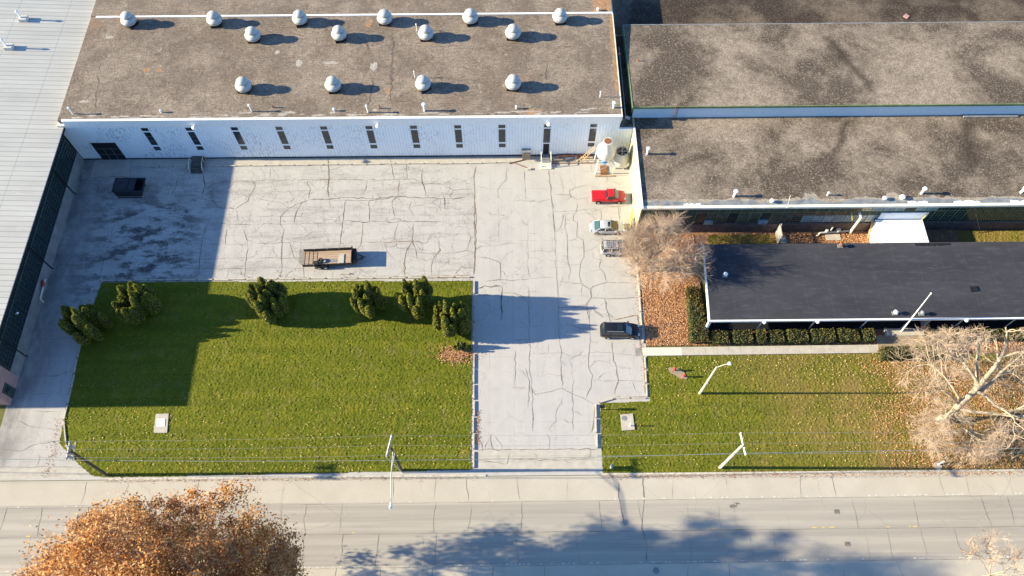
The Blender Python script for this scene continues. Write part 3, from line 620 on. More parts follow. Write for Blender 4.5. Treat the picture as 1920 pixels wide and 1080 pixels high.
b = MB(); cx = G(66, 546); b.tube([(-61.7, cx[1]+1.2, 1.0), (-61.5, cx[1]+1.2, 1.1), (-61.5, cx[1]-1.6, .9), (-61.2, cx[1]-1.9, .5)], .1); PT(b, 'standpipe', M['cream'], B)
b = MB(); b.tube([(-61.7, cx[1]+.9, 1.3), (-61.45, cx[1]+.5, 1.25), (-61.5, cx[1]+.1, 1.2)], .17, 8); PT(b, 'valve', M['red'], B)
b = MB(); b.tube([(-61.7, 42.2, 4.3), (-61.3, 42.2, 4.6)], [.08, .14]); PT(b, 'wall_lamp', M['white'], B)
for i, (px, py, lb) in enumerate(((46, 38, 'small square roof vent with stack, upper of two on the ribbed steel roof'), (19, 91, 'small square roof vent with stack, lower of two on the ribbed steel roof'))):
    x, y = G(px, py, 7.9); z = rz(x)
    t_ = thing('roof_vent', lb, 'roof vent', (x, y, z), 0, 'vents on the steel roof')
    b = MB(); b.box(-.55, .6, -.5, .45, -.1, .5); b.build('curb', M['galv'], t_)
    b = MB(); b.tube([(-.25, 0, .4), (-.25, 0, 1.5)], .12, 8); b.lathe([(.2, 1.5), (.22, 1.62), (.05, 1.8)], (-.25, 0, 0), 10); b.build('stack', M['white'], t_)

# ------------------------------------------------------------ main white warehouse
FY = 69.06; ZR = 8.7
B = thing('white_warehouse', 'long warehouse with tan gravel roof and peeling white corrugated front wall', 'building', (-22, 69.06, 0))
b = MB(); b.box(-61.2, 15.5, FY+.12, 140, 8.0, ZR); PT(b, 'roof', M['roofmain'], B)
b = MB(); b.box(-61.75, 17.4, FY, FY+.3, .35, 6.0); b.box(-61.75, 15.45, FY, FY+.3, 6.0, 7.35); b.box(-61.2, 15.45, FY+.3, 139, .0, 8.0); PT(b, 'wall', M['clad'], B)
b = MB(); b.box(-61.75, 17.38, FY+.05, FY+.28, -.1, .35); PT(b, 'footing', M['black'], B)
b = MB(); b.box(-60.6, 15.52, FY-.07, FY+.1, 7.35, ZR+.02); b.box(-60.6, 15.6, FY-.12, FY+.25, ZR+.02, ZR+.10); PT(b, 'fascia', M['white'], B)
b = MB(); b.prism([(-61.7, FY-.1), (-60.6, FY-.1), (-60.6, FY+1.2), (-61.2, FY+1.2)], 7.5, 7.9); PT(b, 'gutter_corner', M['cream'], B)
b = MB(); b.box(-60.4, 15.55, 88.2, 88.5, ZR, ZR+.14)
PT(b, 'roof_step_flashing', M['white'], B)
b = MB(); b.box(-61.2, 15.5, 88.5, 140, ZR, ZR+.12); PT(b, 'upper_roof', M['roofmain'], B)
b = MB()
b.add([(15.55, y, ZR+.004+.002*0) for y in ()], [])
pl = [(15.48, 73.3), (15.48, 88.15)]+[(15.48-.42-.25*rng.random(), y) for y in np.linspace(88.1, 73.3, 30)]
b.sheet(pl, ZR+.005); pl = [(15.48, 88.6), (15.48, 125)]+[(12.6+.3*rng.random(), y) for y in np.linspace(125, 88.6, 30)]; b.sheet(pl, ZR+.126)
def blob(c, rx, ry, z, n=22):
    a = np.linspace(0, 2*math.pi, n, endpoint=False); r = rng.uniform(.6, 1.1, n); b.sheet([(c[0]+rx*r[i]*math.cos(a[i]), c[1]+ry*r[i]*math.sin(a[i])) for i in range(n)], z)
for px, py, rx, ry in ((1000, 210, 1.3, .55), (275, 131, .5, .5), (297, 131, .5, .4), (728, 170, .35, .9), (690, 47, .5, .5), (695, 39, .4, .4)):
    blob(G(px, py, ZR), rx, ry, ZR+.006+.001*rng.random())
PT(b, 'rusty_patches', M['rust'], B)
b = MB(); b.box(15.5, 15.62, FY-.1, 139, 7.9, ZR+.05); PT(b, 'edge_trim', M['cream'], B)
b = MB()
for k in range(150):
    x = rng.uniform(-59, 14); y = rng.uniform(69.8, 87.8) if k % 4 else rng.uniform(89, 95); l = rng.uniform(.5, 4)
    if k % 5: ribbon(b, [(x, y), (x+l/2, y+rng.normal(0, .03)), (x+l, y+rng.normal(0, .05))], rng.uniform(.05, .13), (ZR if y < 88.2 else ZR+.12)+.004+.00001*k, .03, .35)
    else: ribbon(b, [(x, y), (x+rng.normal(0, .5), y+l*.6)], rng.uniform(.06, .2), (ZR if y < 88.2 else ZR+.12)+.004+.00001*k, .1, .3)
for q, wd in (('735 60 737 85 734 155 733 190', .5), ('686 75 690 95', .6), ('1024 120 1025 150', .45), ('178 205 188 125 192 105', .25), ('700 150 690 205', .4), ('440 68 520 66', .2), ('460 90 640 86 760 84', .12)):
    q = list(map(float, q.split())); ribbon(b, [G(q[i], q[i+1], ZR) for i in range(0, len(q), 2)], wd, ZR+.0065, .12, .4)
PT(b, 'roof_scuffs', simple('dark_roof_scuffs', (.135, .108, .09), .95, var=.4, scale=3), B)
b = MB()
for k in range(60):
    x = rng.uniform(-59, 14); y = 69.5+abs(rng.normal(0, .45)); blob((x, y), rng.uniform(.2, 1.3), rng.uniform(.08, .22), ZR+.007+.00002*k, 14)
for px, py, rx, ry in ((560, 118, .9, 1.5), (520, 98, .7, .7), (620, 118, 2.2, .5), (700, 125, 1.0, 1.6), (160, 190, 1.4, .5), (205, 70, 1.0, .6)): blob(G(px, py, ZR), rx*.6, ry*.6, ZR+.009+.001*rng.random())
PT(b, 'bare_felt_patches', simple('bare_felt', (.36, .32, .28), .9, var=.35, scale=4), B)
# slit windows (centre x at top of wall, all the same heights)
wx = [-50.1, -44.0, -37.75, -31.6, -25.45, -19.2, -13.05, -6.95, -.85, 5.45, 11.85]
def win(x, hw, segs, parent, mat=None):
    f = MB(); p = MB(); g_ = MB()
    for z0, z1, n in segs:
        f.box(x-hw-.05, x+hw+.05, FY-.035, FY-.004, z0-.06, z0); f.box(x-hw-.05, x+hw+.05, FY-.035, FY-.004, z1, z1+.06)
        f.box(x-hw-.05, x-hw, FY-.034, FY-.004, z0, z1); f.box(x+hw, x+hw+.05, FY-.034, FY-.004, z0, z1)
        for k in range(1, n): z = z0+(z1-z0)*k/n; g_.box(x-hw, x+hw, FY-.03, FY-.013, z-.015, z+.015)
        p.box(x-hw, x+hw, FY-.012, FY-.004, z0, z1)
    fo = PT(f, 'window', M['white'], parent); PT(p, 'pane', mat or M['glass'], fo); PT(g_, 'glazing_bar', M['membrane'], fo); return fo
for i, x in enumerate(wx):
    if i == 9: win(x, .48, [(6.5, 7.15, 2), (3.1, 6.25, 3)], B)
    else: win(x, .48, [(6.45, 7.15, 1 if i < 6 else 2), (3.35, 6.2, 3), (2.15, 3.0, 2)], B)
b = MB(); b.box(5.02, 5.88, FY-.02, FY-.003, .5, 2.85); d_ = PT(b, 'door', M['dark'], B)
b = MB(); b.box(-59.0, -55.5, FY-.02, FY-.003, .0, 3.95); d_ = PT(b, 'loading_door', M['dark'], B)
b = MB()
for k in range(4): x = -59+3.5*k/3; b.box(x-.025, x+.025, FY-.04, FY-.021, 0, 2.6)
for z in (.05, 1.3, 2.6): b.box(-59, -55.5, FY-.041, FY-.021, z-.025, z+.025)
PT(b, 'door_rail', M['membrane'], d_)
for x, l in ((-42.9, 0), (-17.8, 0), (5.6, 0)):
    b = MB(); b.tube([(x, FY-.05, 7.7), (x, FY-.5, 7.85)], [.07, .07]); b.lathe([(.3, -.15), (.28, 0), (.1, .15)], (x, FY-.55, 7.85), 10); PT(b, 'wall_lamp', M['white'], B)

# things by the white wall
def part(mb, name, mat, par, smooth=False): return mb.build(name, mat, par, smooth=smooth)
t_ = thing('electrical_cabinet', 'grey-brown electrical cabinet standing against the white wall left of the open door', 'cabinet', (2.62, FY-.35, 0))
b = MB(); b.box(-.6, .6, -.3, .28, 0, 1.7); part(b, 'cabinet_body', M['foot'], t_); b = MB(); b.box(-.66, .66, -.36, .28, 1.7, 1.78); part(b, 'cabinet_lid', M['membrane'], t_)
b = MB(); b.box(-.55, -.02, -.325, -.30, .1, 1.6); b.box(.02, .55, -.325, -.30, .1, 1.6); part(b, 'cabinet_door', M['wood'], t_)
t_ = thing('door_steps', 'pale wooden steps with two cream handrails below the open door in the white wall', 'steps', (5.45, FY, 0))
b = MB()
b.box(-.55, .55, -1.6, -.02, 0, .5); part(b, 'landing', M['membrane'], t_)
b = MB()
for k in range(3): b.box(-.75, .75, -1.75-.32*k, -1.62-.32*k+.18, .0, .45-.14*k)
part(b, 'treads', M['cream'], t_)
for s in (-.7, .7):
    b = MB(); b.tube([(s, -.1, .5), (s, -.1, 1.5), (s, -1.7, 1.4), (s, -2.1, .2)], .05); b.tube([(s, -1.0, .4), (s, -1.0, 1.44)], .04); part(b, 'handrail', M['cream'], t_)
c = G(372, 311); t_ = thing('loading_steps', 'mossy grey loading steps with bent pipe rails in the shade of the white wall', 'steps', (c[0], FY-1.5, 0))
b = MB(); b.box(-.8, .8, -.3, 1.45, 0, .75); b.box(-.8, .8, -.75, -.32, 0, .5); b.box(-.8, .8, -1.1, -.77, 0, .25); part(b, 'treads', simple('mossy_concrete', (.085, .08, .07), .95, var=.4, scale=3), t_)
for s in (-.95, .95):
    b = MB()
    for k in (0, .25): b.tube([(s, 1.3, .2), (s, 1.3, 1.3), (s, -.2+k, 1.25), (s, -.9+k, .7), (s, -1.0+k, 0)], .03)
    b.tube([(s, .6, .3), (s, .6, 1.27)], .03); part(b, 'rail', M['cream'], t_)
# pile of scrap timber and pipes
def stick(name, label, p0, p1, r, mat, z=.12, group='scrap lengths by the wall', n=6):
    a, c = G(*p0), G(*p1); b = MB(); b.tube([(a[0], a[1], z), (c[0], c[1], z+.02)], r, n); o = b.build(name, mat); return tag(o, label, 'scrap', group)
stick('beam', 'long dark beam leaning low along the white wall, longest of the scrap pile', (1046, 293), (1112, 289), .22, M['brick'], .3, n=4)
stick('beam', 'pale timber beam at the left end of the scrap pile by the steps', (1033, 302), (1056, 301), .16, M['wood'], .18, n=4)
stick('beam', 'grey timber lying diagonally in the middle of the scrap pile', (1058, 303), (1080, 295), .17, M['membrane'], .2, n=4)
stick('beam', 'pale timber beam at the right end of the scrap pile under the ladder', (1088, 296), (1111, 297), .17, M['wood'], .2, n=4)
stick('pipe', 'rusty pipe lying in front of the scrap pile along the ground', (1034, 306.5), (1112, 306), .06, M['rustp'], .08)
stick('pipe', 'rusty pipe propped flat behind the scrap pile against the wall foot', (1044, 297), (1096, 294), .08, M['rustp'], .45)
stick('pipe', 'curved rusty pipe crossing the scrap pile at its centre', (1078, 304), (1082, 293), .07, M['rustp'], .3)
stick('steel_bar', 'rusty bar lying on the yard below the electrical cabinet', (964, 306), (992, 317), .05, M['rustp'], .07, None)
stick('steel_bar', 'dark bar lying from the parking blocks to the cabinet foot', (955, 307), (982, 300), .06, M['rustp'], .07, None)
c = G(992, 317.5); b = MB(); b.box(-.25, .25, -.18, .18, 0, .22); o = b.build('concrete_chunk', M['kerb']); o.location = (*c, 0); tag(o, 'small concrete chunk at the lower end of the rusty bar in the yard', 'concrete chunk')

# cyclone dust collector on legs
x0, y0 = 13.75, 67.0
t_ = thing('dust_collector', 'white cone-topped dust collector on a tall white leg frame with blue motor', 'dust collector', (x0, y0, 0))
b = MB(); b.lathe([(.35, 2.2), (.7, 2.6), (1.25, 3.1), (1.32, 3.3), (1.32, 4.2), (1.1, 4.6), (.75, 5.2), (.62, 5.8), (.66, 6.0)], (0, 0, 0), 24); part(b, 'drum', M['drumw'], t_, True)
b = MB(); b.lathe([(.50, 0), (.50, .03)], (0, 0, 6.0), 20); part(b, 'outlet', M['rustp'], t_)
b = MB()
for sx, sy in ((-1, -1), (1, -1), (-1, 1), (1, 1)): b.tube([(sx*1.25, sy*1.2, 0), (sx*1.1, sy*1.05, 3.1)], .07, 6)
b.tube([(-1.2, -1.12, 2.3), (1.2, -1.12, 2.3)], .05); b.tube([(-1.2, -1.12, .5), (1.2, -1.12, 2.2)], .03); b.tube([(-1.15, -1.1, 2.9), (1.15, -1.1, 2.9)], .05); b.tube([(-1.2, 1.12, 2.3), (1.2, 1.12, 2.3)], .05)
part(b, 'leg_frame', M['white'], t_)
b = MB(); b.tube([(0, -.2, 1.3), (0, -.2, 2.1)], .38, 12); part(b, 'motor', M['blue'], t_, False)
b = MB(); b.box(-1.3, 1.3, -1.75, -1.5, 0, .16); part(b, 'sleeper', M['wood'], t_)
b = MB(); b.box(-.5, .5, -1.4, .2, .02, .12); part(b, 'hopper_tray', M['rustp'], t_)
a, c = G(1085, 304), (11.9, 67.9); t_ = thing('ladder', 'orange wooden ladder leaning from the scrap pile up to the dust collector', 'ladder', (a[0], a[1], 0))
b = MB(); dx, dy = c[0]-a[0]+.6, c[1]-a[1]+.5
for s in (-.2, .2): b.tube([(s*.5, -s, .1), (dx+s*.5, dy-s, 3.0)], .045, 4)
part(b, 'side_rails', M['ladder'], t_); b = MB()
for k in range(1, 10): q = k/10; b.tube([(dx*q-.1, dy*q+.2, .1+2.9*q), (dx*q+.1, dy*q-.2, .1+2.9*q)], .03, 4)
part(b, 'rungs', M['ladder'], t_)
t_ = thing('cooling_tower', 'pale round cooling tower with black fan on short legs beside the dust collector', 'cooling tower', (16.05, 67.25, 0))
b = MB(); b.lathe([(.75, .8), (1.15, 1.1), (1.22, 1.8), (1.2, 2.5), (1.0, 3.0), (.85, 3.25), (.92, 3.4), (.8, 3.4), (.76, 3.1)], n=24); part(b, 'drum', M['galv2'], t_, True)
b = MB(); b.lathe([(.77, 3.1), (.77, 3.14)], n=20); part(b, 'fan_well', M['dark'], t_)
b = MB()
for k in range(6):
    a = k*math.pi/3+.2; b.add([(.1*math.cos(a), .1*math.sin(a), 3.24), (.72*math.cos(a-.2), .72*math.sin(a-.2), 3.2), (.72*math.cos(a+.2), .72*math.sin(a+.2), 3.3)], [(0, 1, 2)])
b.lathe([(.13, 3.18), (.13, 3.36), (.02, 3.4)], n=10); part(b, 'fan', M['membrane'], t_)
b = MB(); b.tube([(-.9, 0, 3.38), (.9, 0, 3.38)], .03); b.tube([(0, -.9, 3.38), (0, .9, 3.38)], .03); part(b, 'fan_guard', M['galv2'], t_)
for k in range(4): a = k*math.pi/2+.7; b = MB(); b.tube([(.85*math.cos(a), .85*math.sin(a), 0), (.8*math.cos(a), .8*math.sin(a), 1.0)], .09); part(b, 'leg', M['galv2'], t_)
b = MB(); b.tube([(-1.2, .3, 1.4), (-2.0, .5, 1.5)], .12, 8); part(b, 'inlet_pipe', M['galv2'], t_)

# roof ventilators
def ventilator():
    t_ = thing('roof_ventilator', 'ventilator', 'roof ventilator', (0, 0, 0), 0, 'domed ventilators on the white warehouse roof')
    b = MB(); b.box(-.85, .85, -.85, .85, -.1, .42); part(b, 'curb', M['black'], t_)
    b = MB(); b.lathe([(.85, .40), (.95, .5), (1.14, .62), (1.2, .85), (1.2, 1.0), (1.12, 1.16), (.84, 1.36), (.66, 1.42)], n=28); part(b, 'drum', M['galv'], t_, True)
    b = MB(); b.lathe([(.64, 1.38), (.62, 1.5), (.62, 1.64)], n=28); part(b, 'throat', M['membrane'], t_, True)
    b = MB(); b.lathe([(.60, 1.60), (.80, 1.62), (.84, 1.70), (.80, 1.84), (.62, 2.02), (.34, 2.13), (.03, 2.16)], n=28); part(b, 'cap', M['galv'], t_, True)
    b = MB(); b.lathe([(1.205, .86), (1.225, .88), (1.225, .95), (1.205, .97)], n=28); part(b, 'band', M['membrane'], t_)
    return t_
V0 = ventilator(); ordn = ['leftmost', 'second', 'third', 'fourth', 'fifth', 'rightmost']
spots = []
for i, x in enumerate((-54.95, -42.5, -30.15, -17.75, -5.3, 7.7)): spots.append((x, 86.85, '%s of six domed ventilators standing on the white roof flashing' % (ordn[i]+(' from left' if 0 < i < 5 else ''))))
o4 = ['leftmost', 'second from left', 'third from left', 'rightmost']
for i, x in enumerate((-36.5, -24.15, -11.65, .85)): spots.append((x, 83.75, '%s of four domed ventilators in the staggered row below the white flashing' % o4[i]))
for i, x in enumerate((-36.45, -24.1, -11.65, .8)): spots.append((x, 74.3, '%s of four domed ventilators in the row nearest the front wall' % o4[i]))
for i, (x, y, lb) in enumerate(spots):
    o = V0 if i == 0 else copy_tree(V0); o.location = (x, y, ZR); o["label"] = lb; o.rotation_euler = (rng.normal(0, .02), rng.normal(0, .02), rng.normal(0, .3)); k = rng.uniform(.90, .97); o.scale = (k, k, 1)

# vent pipes
def vpipe(px, py, z, h, label, mat='white', r=.09, cap=True, name='vent_pipe', group='thin vent pipes on the roofs'):
    x, y = G(px, py, z); t_ = thing(name, label, 'vent pipe', (x, y, z), 0, group)
    b = MB(); b.tube([(0, 0, -.05), (0, 0, h)], r, 8); part(b, 'pipe', M[mat], t_)
    if cap: b = MB(); b.lathe([(r*1.2, h-.1), (r*1.9, h), (r*1.8, h+.14), (.02, h+.2)], n=10); part(b, 'cap', M['white'], t_)
    return t_
vpipe(137, 214, ZR, 1.2, 'capped vent pipe at the front left corner of the tan gravel roof')
vpipe(303, 211, ZR, .35, 'stubby vent pipe near the front edge of the tan roof, above the first slit window')
vpipe(472, 209, ZR, 1.2, 'tall capped vent pipe on the tan roof front, above the fourth slit window')
vpipe(512, 202, ZR, .5, 'small dark vent pipe right of the tall capped pipe above the fourth window', 'rustp', cap=False)
vpipe(627, 208, ZR, .35, 'stubby vent pipe on the tan roof front below the second front ventilator')
vpipe(690, 211, ZR, 1.3, 'thin bent vent pipe standing in a dark patch on the tan roof front')
vpipe(712, 203, ZR, .5, 'small rust-red vent pipe on the tan roof right of the dark patch', 'rustp', cap=False)
vpipe(796, 208, ZR, 1.3, 'thick white vent pipe on the tan roof below the third front ventilator', r=.14)
vpipe(968, 204, ZR, .4, 'low white vent stub beside the orange rust patch on the tan roof')
vpipe(1150, 202, ZR, .95, 'thick capped vent pipe at the front right corner of the tan roof', r=.15)
vpipe(1125, 182, ZR, 1.0, 'thin vent pipe behind the thick corner pipe on the tan roof', r=.06)
vpipe(778, 146, ZR, 1.2, 'thin vent pipe just left above the third front ventilator', r=.05)
vpipe(782, 58, ZR, 1.2, 'thin vent pipe above the third staggered ventilator on the tan roof', r=.05)
vpipe(1121, 20, ZR+.12, .3, 'small white vent stub at the foot of the orange roof strip', r=.12)

# ------------------------------------------------------------ gravel roofed factory, right
ZF = 6.2
B = thing('gravel_roof_factory', 'stepped factory on the right with dark mottled gravel roofs and green window wall', 'building', (17.5, 55.8, 0))
b = MB(); b.box(17.6, 150, 56.1, 71.3, 5.8, ZF); PT(b, 'lower_roof', M['roofdark'], B)
b = MB(); b.box(15.65, 150, 71.3, 140, 5.3, 6.0); PT(b, 'rear_roof', gravel('dark_wet_gravel_roof', (.12, .092, .07), (.20, .158, .12), (.035, .026, .022), .09, .95), B)
b = MB(); b.box(15.7, 17.4, FY+.3, 71.3, 5.3, 6.1); PT(b, 'link_roof', M['roofdark'], B)
b = MB(); b.box(17.42, 17.6, 55.85, 71.3, 0, ZF+.18); PT(b, 'west_wall', simple('yellowish_wall', (.40, .385, .25), .7, var=.12, scale=.8), B)
b = MB(); b.box(17.6, 150, 56.0, 56.1, 1.95, ZF-.3); PT(b, 'south_wall', M['greend'], B)
b = MB(); b.box(17.6, 150, 55.83, 56.0, -.1, 1.98); PT(b, 'foundation', M['brick'], B)
b = MB(); b.box(17.4, 150, 55.72, 56.12, ZF-.3, ZF+.06); 
b.box(17.38, 17.62, 55.70, 69.0, ZF+.18, ZF+.24); PT(b, 'fascia', M['cream'], B)
b = MB(); xs = np.arange(17.7, 150, .6)
top = [(x, 56.75+.35*math.sin(x*.7)*rng.random()+(.55 if abs(x-39.9) < .5 or abs(x-50.7) < .5 or abs(x-32.3) < .4 else 0)+rng.normal(0, .07)) for x in xs]
b.sheet([(x, 56.12) for x in xs]+top[::-1], ZF+.012)
mo = PT(b, 'roof_edge_membrane', M['membrane'], B)
b = MB(); hi = [(x, 57.05+.45*max(0, math.sin(x*.7))*rng.random()+(.8 if abs(x-39.9) < .9 or abs(x-50.7) < .9 else 0)+rng.normal(0, .09)) for x in xs]
b.sheet([(x, 56.13) for x in xs]+hi[::-1], ZF+.006)
M['palegravel'] = gravel('pale_gravel_edge', (.33, .285, .225), (.43, .37, .29), (.2, .17, .14), .3, .4)
PT(b, 'pale_gravel_edge', M['palegravel'], B)
b = MB()
for x0_, w_ in ((52.5, 2.6), (58.5, 3.5), (23, 2.2), (66, 3)):
    xx = np.linspace(x0_, x0_+w_, 12); b.sheet([(x, 56.12) for x in xx]+[(x, 56.35+.25*rng.random()) for x in xx[::-1]], ZF+.018)
PT(b, 'torn_flashing', M['white'], B)
# window grid: two rows of bays
f = MB(); cells = {'board': MB(), 'glass': MB(), 'frost': MB()}
x = 25.0; i = 0
while x < 76:
    f.box(x-.04, x+.04, 55.93, 55.998, 1.98, ZF-.3)
    def ins(z0, z1, kind): cells[kind].box(x+.05, x+1.40, 55.975, 55.998, z0, z1)
    up = 'board' if x < 45 else 'glass' if x > 56.5 or x < 47 else 'frost'
    lo = 'board' if x < 37 and i % 3 else 'glass'
    if 52.4 < x < 54: up = 'board'
    ins(4.75, 5.85, up)
    if 39.0 < x < 50.5: ins(2.1, 3.75, 'frost'); ins(3.8, 4.65, 'board' if x > 45 else 'glass')
    else: ins(2.1, 4.65, lo)
    if up != 'board':
        for q in (.33, .66): f.box(x+.05+1.35*q-.012, x+.05+1.35*q+.012, 55.955, 55.974, 4.75, 5.85)
        f.box(x+.05, x+1.4, 55.955, 55.973, 5.12, 5.145); f.box(x+.05, x+1.4, 55.955, 55.973, 5.48, 5.505)
    if lo == 'glass' and x > 37:
        for q in (.33, .66): f.box(x+.05+1.35*q-.012, x+.05+1.35*q+.012, 55.955, 55.974, 2.1, 4.65)
        for z in (2.6, 3.1, 3.6, 4.15): f.box(x+.05, x+1.4, 55.955, 55.973, z-.012, z+.012)
    x += 1.45; i += 1
f.box(25, 76, 55.92, 55.997, 4.66, 4.74); f.box(17.62, 76, 55.91, 55.998, 5.86, 5.9)
fo = PT(f, 'window_grid', M['green'], B)
for k, mb in cells.items(): o = PT(mb, {'board': 'boarding', 'glass': 'pane', 'frost': 'frosted_pane'}[k], M[k], fo)
for x in (34.4, 27.0):
    b = MB(); b.box(x-.6, x+.6, 55.75, 55.97, 2.15, 2.85); b.box(x-.62, x+.62, 55.70, 55.75, 2.15, 2.3); PT(b, 'louvre', M['frost'], B)
b = MB(); b.box(49.7, 56.0, 55.78, 55.9, 3.0, 4.5); PT(b, 'white_panel', M['white'], B)
for x, s in ((45.6, .5), (56.0, -.6)): b = MB(); b.tube([(x, 55.9, 4.6), (x+s, 55.4, 3.4)], .05); PT(b, 'bracket', M['yellow'], B)
# raised roof section
zN, zS = 7.8, 8.55
b = MB(); b.add([(17.2, 70.75, zS), (150, 70.75, zS), (150, 87.0, zN), (17.2, 87.0, zN), (17.2, 70.75, zS-.3), (150, 70.75, zS-.3), (150, 87, zN-.3), (17.2, 87, zN-.3)], [(0,1,2,3),(7,6,5,4),(0,4,5,1),(3,2,6,7),(0,3,7,4),(1,5,6,2)]); PT(b, 'raised_roof', M['roofdark'], B)
b = MB(); b.box(17.35, 150, 70.85, 71.0, 6.1, zS-.3); PT(b, 'clerestory_wall', simple('pale_blue_cladding', (.50, .62, .70), .5, var=.05), B)
b = MB(); b.box(17.12, 150, 70.66, 70.80, zS-.28, zS+.05); b.add([(17.1, 70.7, zS+.05), (17.22, 70.7, zS+.05), (17.22, 87, zN+.05), (17.1, 87, zN+.05), (17.1, 70.7, zS-1.0), (17.22, 70.7, zS-1.0), (17.22, 87, zN-1.0), (17.1, 87, zN-1.0)], [(0,1,2,3),(7,6,5,4),(0,4,5,1),(3,2,6,7),(0,3,7,4),(1,5,6,2)]); PT(b, 'green_trim', M['green'], B)
b = MB(); b.box(17.4, 149.5, 71.0, 86.8, 5.9, 7.4); PT(b, 'raised_walls', M['greend'], B)
b = MB(); b.tube([(16.5, 70.9, 6.2), (16.5, 84, 6.25)], .09); b.tube([(16.5, 70.9, 6.3), (17.0, 70.6, 6.4)], .25); PT(b, 'drain_pipe', M['galv'], B)
b = MB(); xx = np.arange(17.3, 150, .8); b.sheet([(x, 87.0-.02) for x in xx]+[(x, 86.75+rng.random()*.12) for x in xx[::-1]], zN+.03)
PT(b, 'rear_edge_flashing', M['membrane'], B)
b = MB(); c = G(1270, 205, 8.5); b.tube([(c[0]-.2, 70.55, 6.2), (c[0]-.2, 70.6, 9.1)], .03); b.tube([(c[0]+.2, 70.55, 6.2), (c[0]+.2, 70.6, 9.1)], .03)
for z in np.arange(6.4, 9, .3): b.tube([(c[0]-.2, 70.57, z), (c[0]+.2, 70.57, z)], .02)
PT(b, 'roof_ladder', M['rustp'], B)
vpipe(1213, 289, ZF, 1.2, 'thick white vent pipe near the left edge of the lower gravel roof', r=.15)
vpipe(1376, 368, ZF, 1.1, 'white vent pipe standing in the grey notch above the bare tree', r=.16)
vpipe(1551, 366, ZF, .5, 'short white vent stub on the lower gravel roof edge between two taller pipes')
vpipe(1727, 363, ZF, 1.1, 'white vent pipe leaning by the grey notch above the white shed', r=.16)
vpipe(1914, 361, ZF, 1.0, 'white vent pipe at the far right end of the lower gravel roof edge', r=.16)
vpipe(1657, 374, ZF, .3, 'dark capped vent stub beside the torn flashing left of the white shed', 'membrane', r=.16)
vpipe(1690, 372, ZF, .3, 'whitish low vent lump between the two pipes above the white shed', r=.2)
vpipe(1446, 379, ZF, .3, 'low dark vent stub on the grey roof edge left of the diagonal rod', 'membrane', r=.16)
vpipe(1197, 114, 8.2, .35, 'small stub casting a short shadow near the shaded edge of the raised roof', 'rustp', cap=False)
vpipe(1483, 213, ZF, .6, 'rusty vent stub against the pale blue clerestory wall', 'rustp')
# floor hatch lying by the clerestory
b = MB(); c0 = G(1804, 214, ZF); c1 = G(1908, 219, ZF); b.box(c0[0], c1[0], c1[1]-.1, c0[1]+.2, ZF, ZF+.15); tag(b.build('roof_walkway', M['membrane']), 'grey walkway panel lying at the foot of the pale blue clerestory wall', 'walkway panel')
c = G(1699, 31, 6.0); b = MB(); b.box(-.35, .35, -.35, .35, 0, .12); o = b.build('roof_hatch', M['pink']); o.location = (*c, 6.0); o.rotation_euler = (0, 0, .785); tag(o, 'small pinkish diamond-set hatch on the rear gravel roof', 'hatch')
# steel door standing open in west wall
t_ = thing('yellow_gate', 'yellow framed gate leaning beside the cream west wall of the factory', 'gate', (16.9, 57.3, 0))
b = MB(); b.tube([(0, .7, 0), (0, .7, 2.6)], .07); b.tube([(-.2, -.9, 0), (-.2, -.9, 2.5)], .07); b.tube([(0, .7, 2.6), (-.2, -.9, 2.5)], .07); b.tube([(0, .7, 1.2), (-.2, -.9, 1.2)], .06); part(b, 'gate_frame', M['yellow'], t_)
b = MB(); b.prism([(-.03, .65), (.03, .65), (-.17, -.85), (-.23, -.85)], .2, 1.15); part(b, 'gate_panel', M['yellow'], t_)

# ------------------------------------------------------------ white shed
B = thing('white_shed', 'small bright white flat-roofed link shed between the black roof and green window wall', 'shed', (50, 52, 0))
xa, xb = 49.45, 55.75; 
b = MB(); b.box(xa, xb, 51.9, 55.7, 2.85, 3.0); PT(b, 'roof', M['shedroof'], B)
b = MB(); b.box(xa+.08, xb-.08, 51.9, 55.7, 0, 2.85); PT(b, 'wall', M['white'], B)
b = MB(); b.box(xa+.02, xa+.07, 53.3, 54.3, .1, 2.2); PT(b, 'door', M['shedroof'], B)
b = MB(); b.box(xa+.02, xa+.07, 52.4, 53.0, 1.0, 2.0); f_ = PT(b, 'window', M['foot'], B)
# clutter in the gap
c = G(1593, 437); t_ = thing('steam_pipe', 'thick cream elbow pipe rising from the leafy gap to the green wall', 'pipe', (*c, 0))
b = MB(); b.tube([(0, 0, 0), (0, 0, 4.0), (-.3, .7, 4.4)], .17, 10); part(b, 'pipe', M['cream'], t_)
c = G(1565, 437); t_ = thing('valve_manifold', 'grey valve manifold on a concrete pad in the leafy gap behind the office', 'valves', (*c, 0))
b = MB(); b.tube([(-2.2, -.2, .4), (1.8, .1, .4)], .13, 8); b.tube([(-2.2, -.2, .4), (-2.6, -.5, 0)], .13, 8); b.tube([(-.8, 0, .4), (-.8, 0, 1.5)], .09, 8); part(b, 'pipework', M['galv'], t_)
b = MB(); b.lathe([(.25, .3), (.3, .7), (.15, 1.0)], (.3, .1, 0), 10); b.lathe([(.2, .3), (.25, .8), (.1, .9)], (-1.3, 0, 0), 10); part(b, 'valve', M['galv'], t_)
b = MB(); b.box(-1.4, .6, -1.2, -.2, 0, .12); part(b, 'pad', M['path'], t_)
c = G(1458, 446); t_ = thing('slatted_gate', 'weathered slatted wooden gate panel standing in the gap behind the office', 'gate', (c[0]-.2, c[1], 0))
b = MB()
for k in range(9): b.box(-.05, .05, -1.0+k*.22, -.86+k*.22, .1, 2.3)
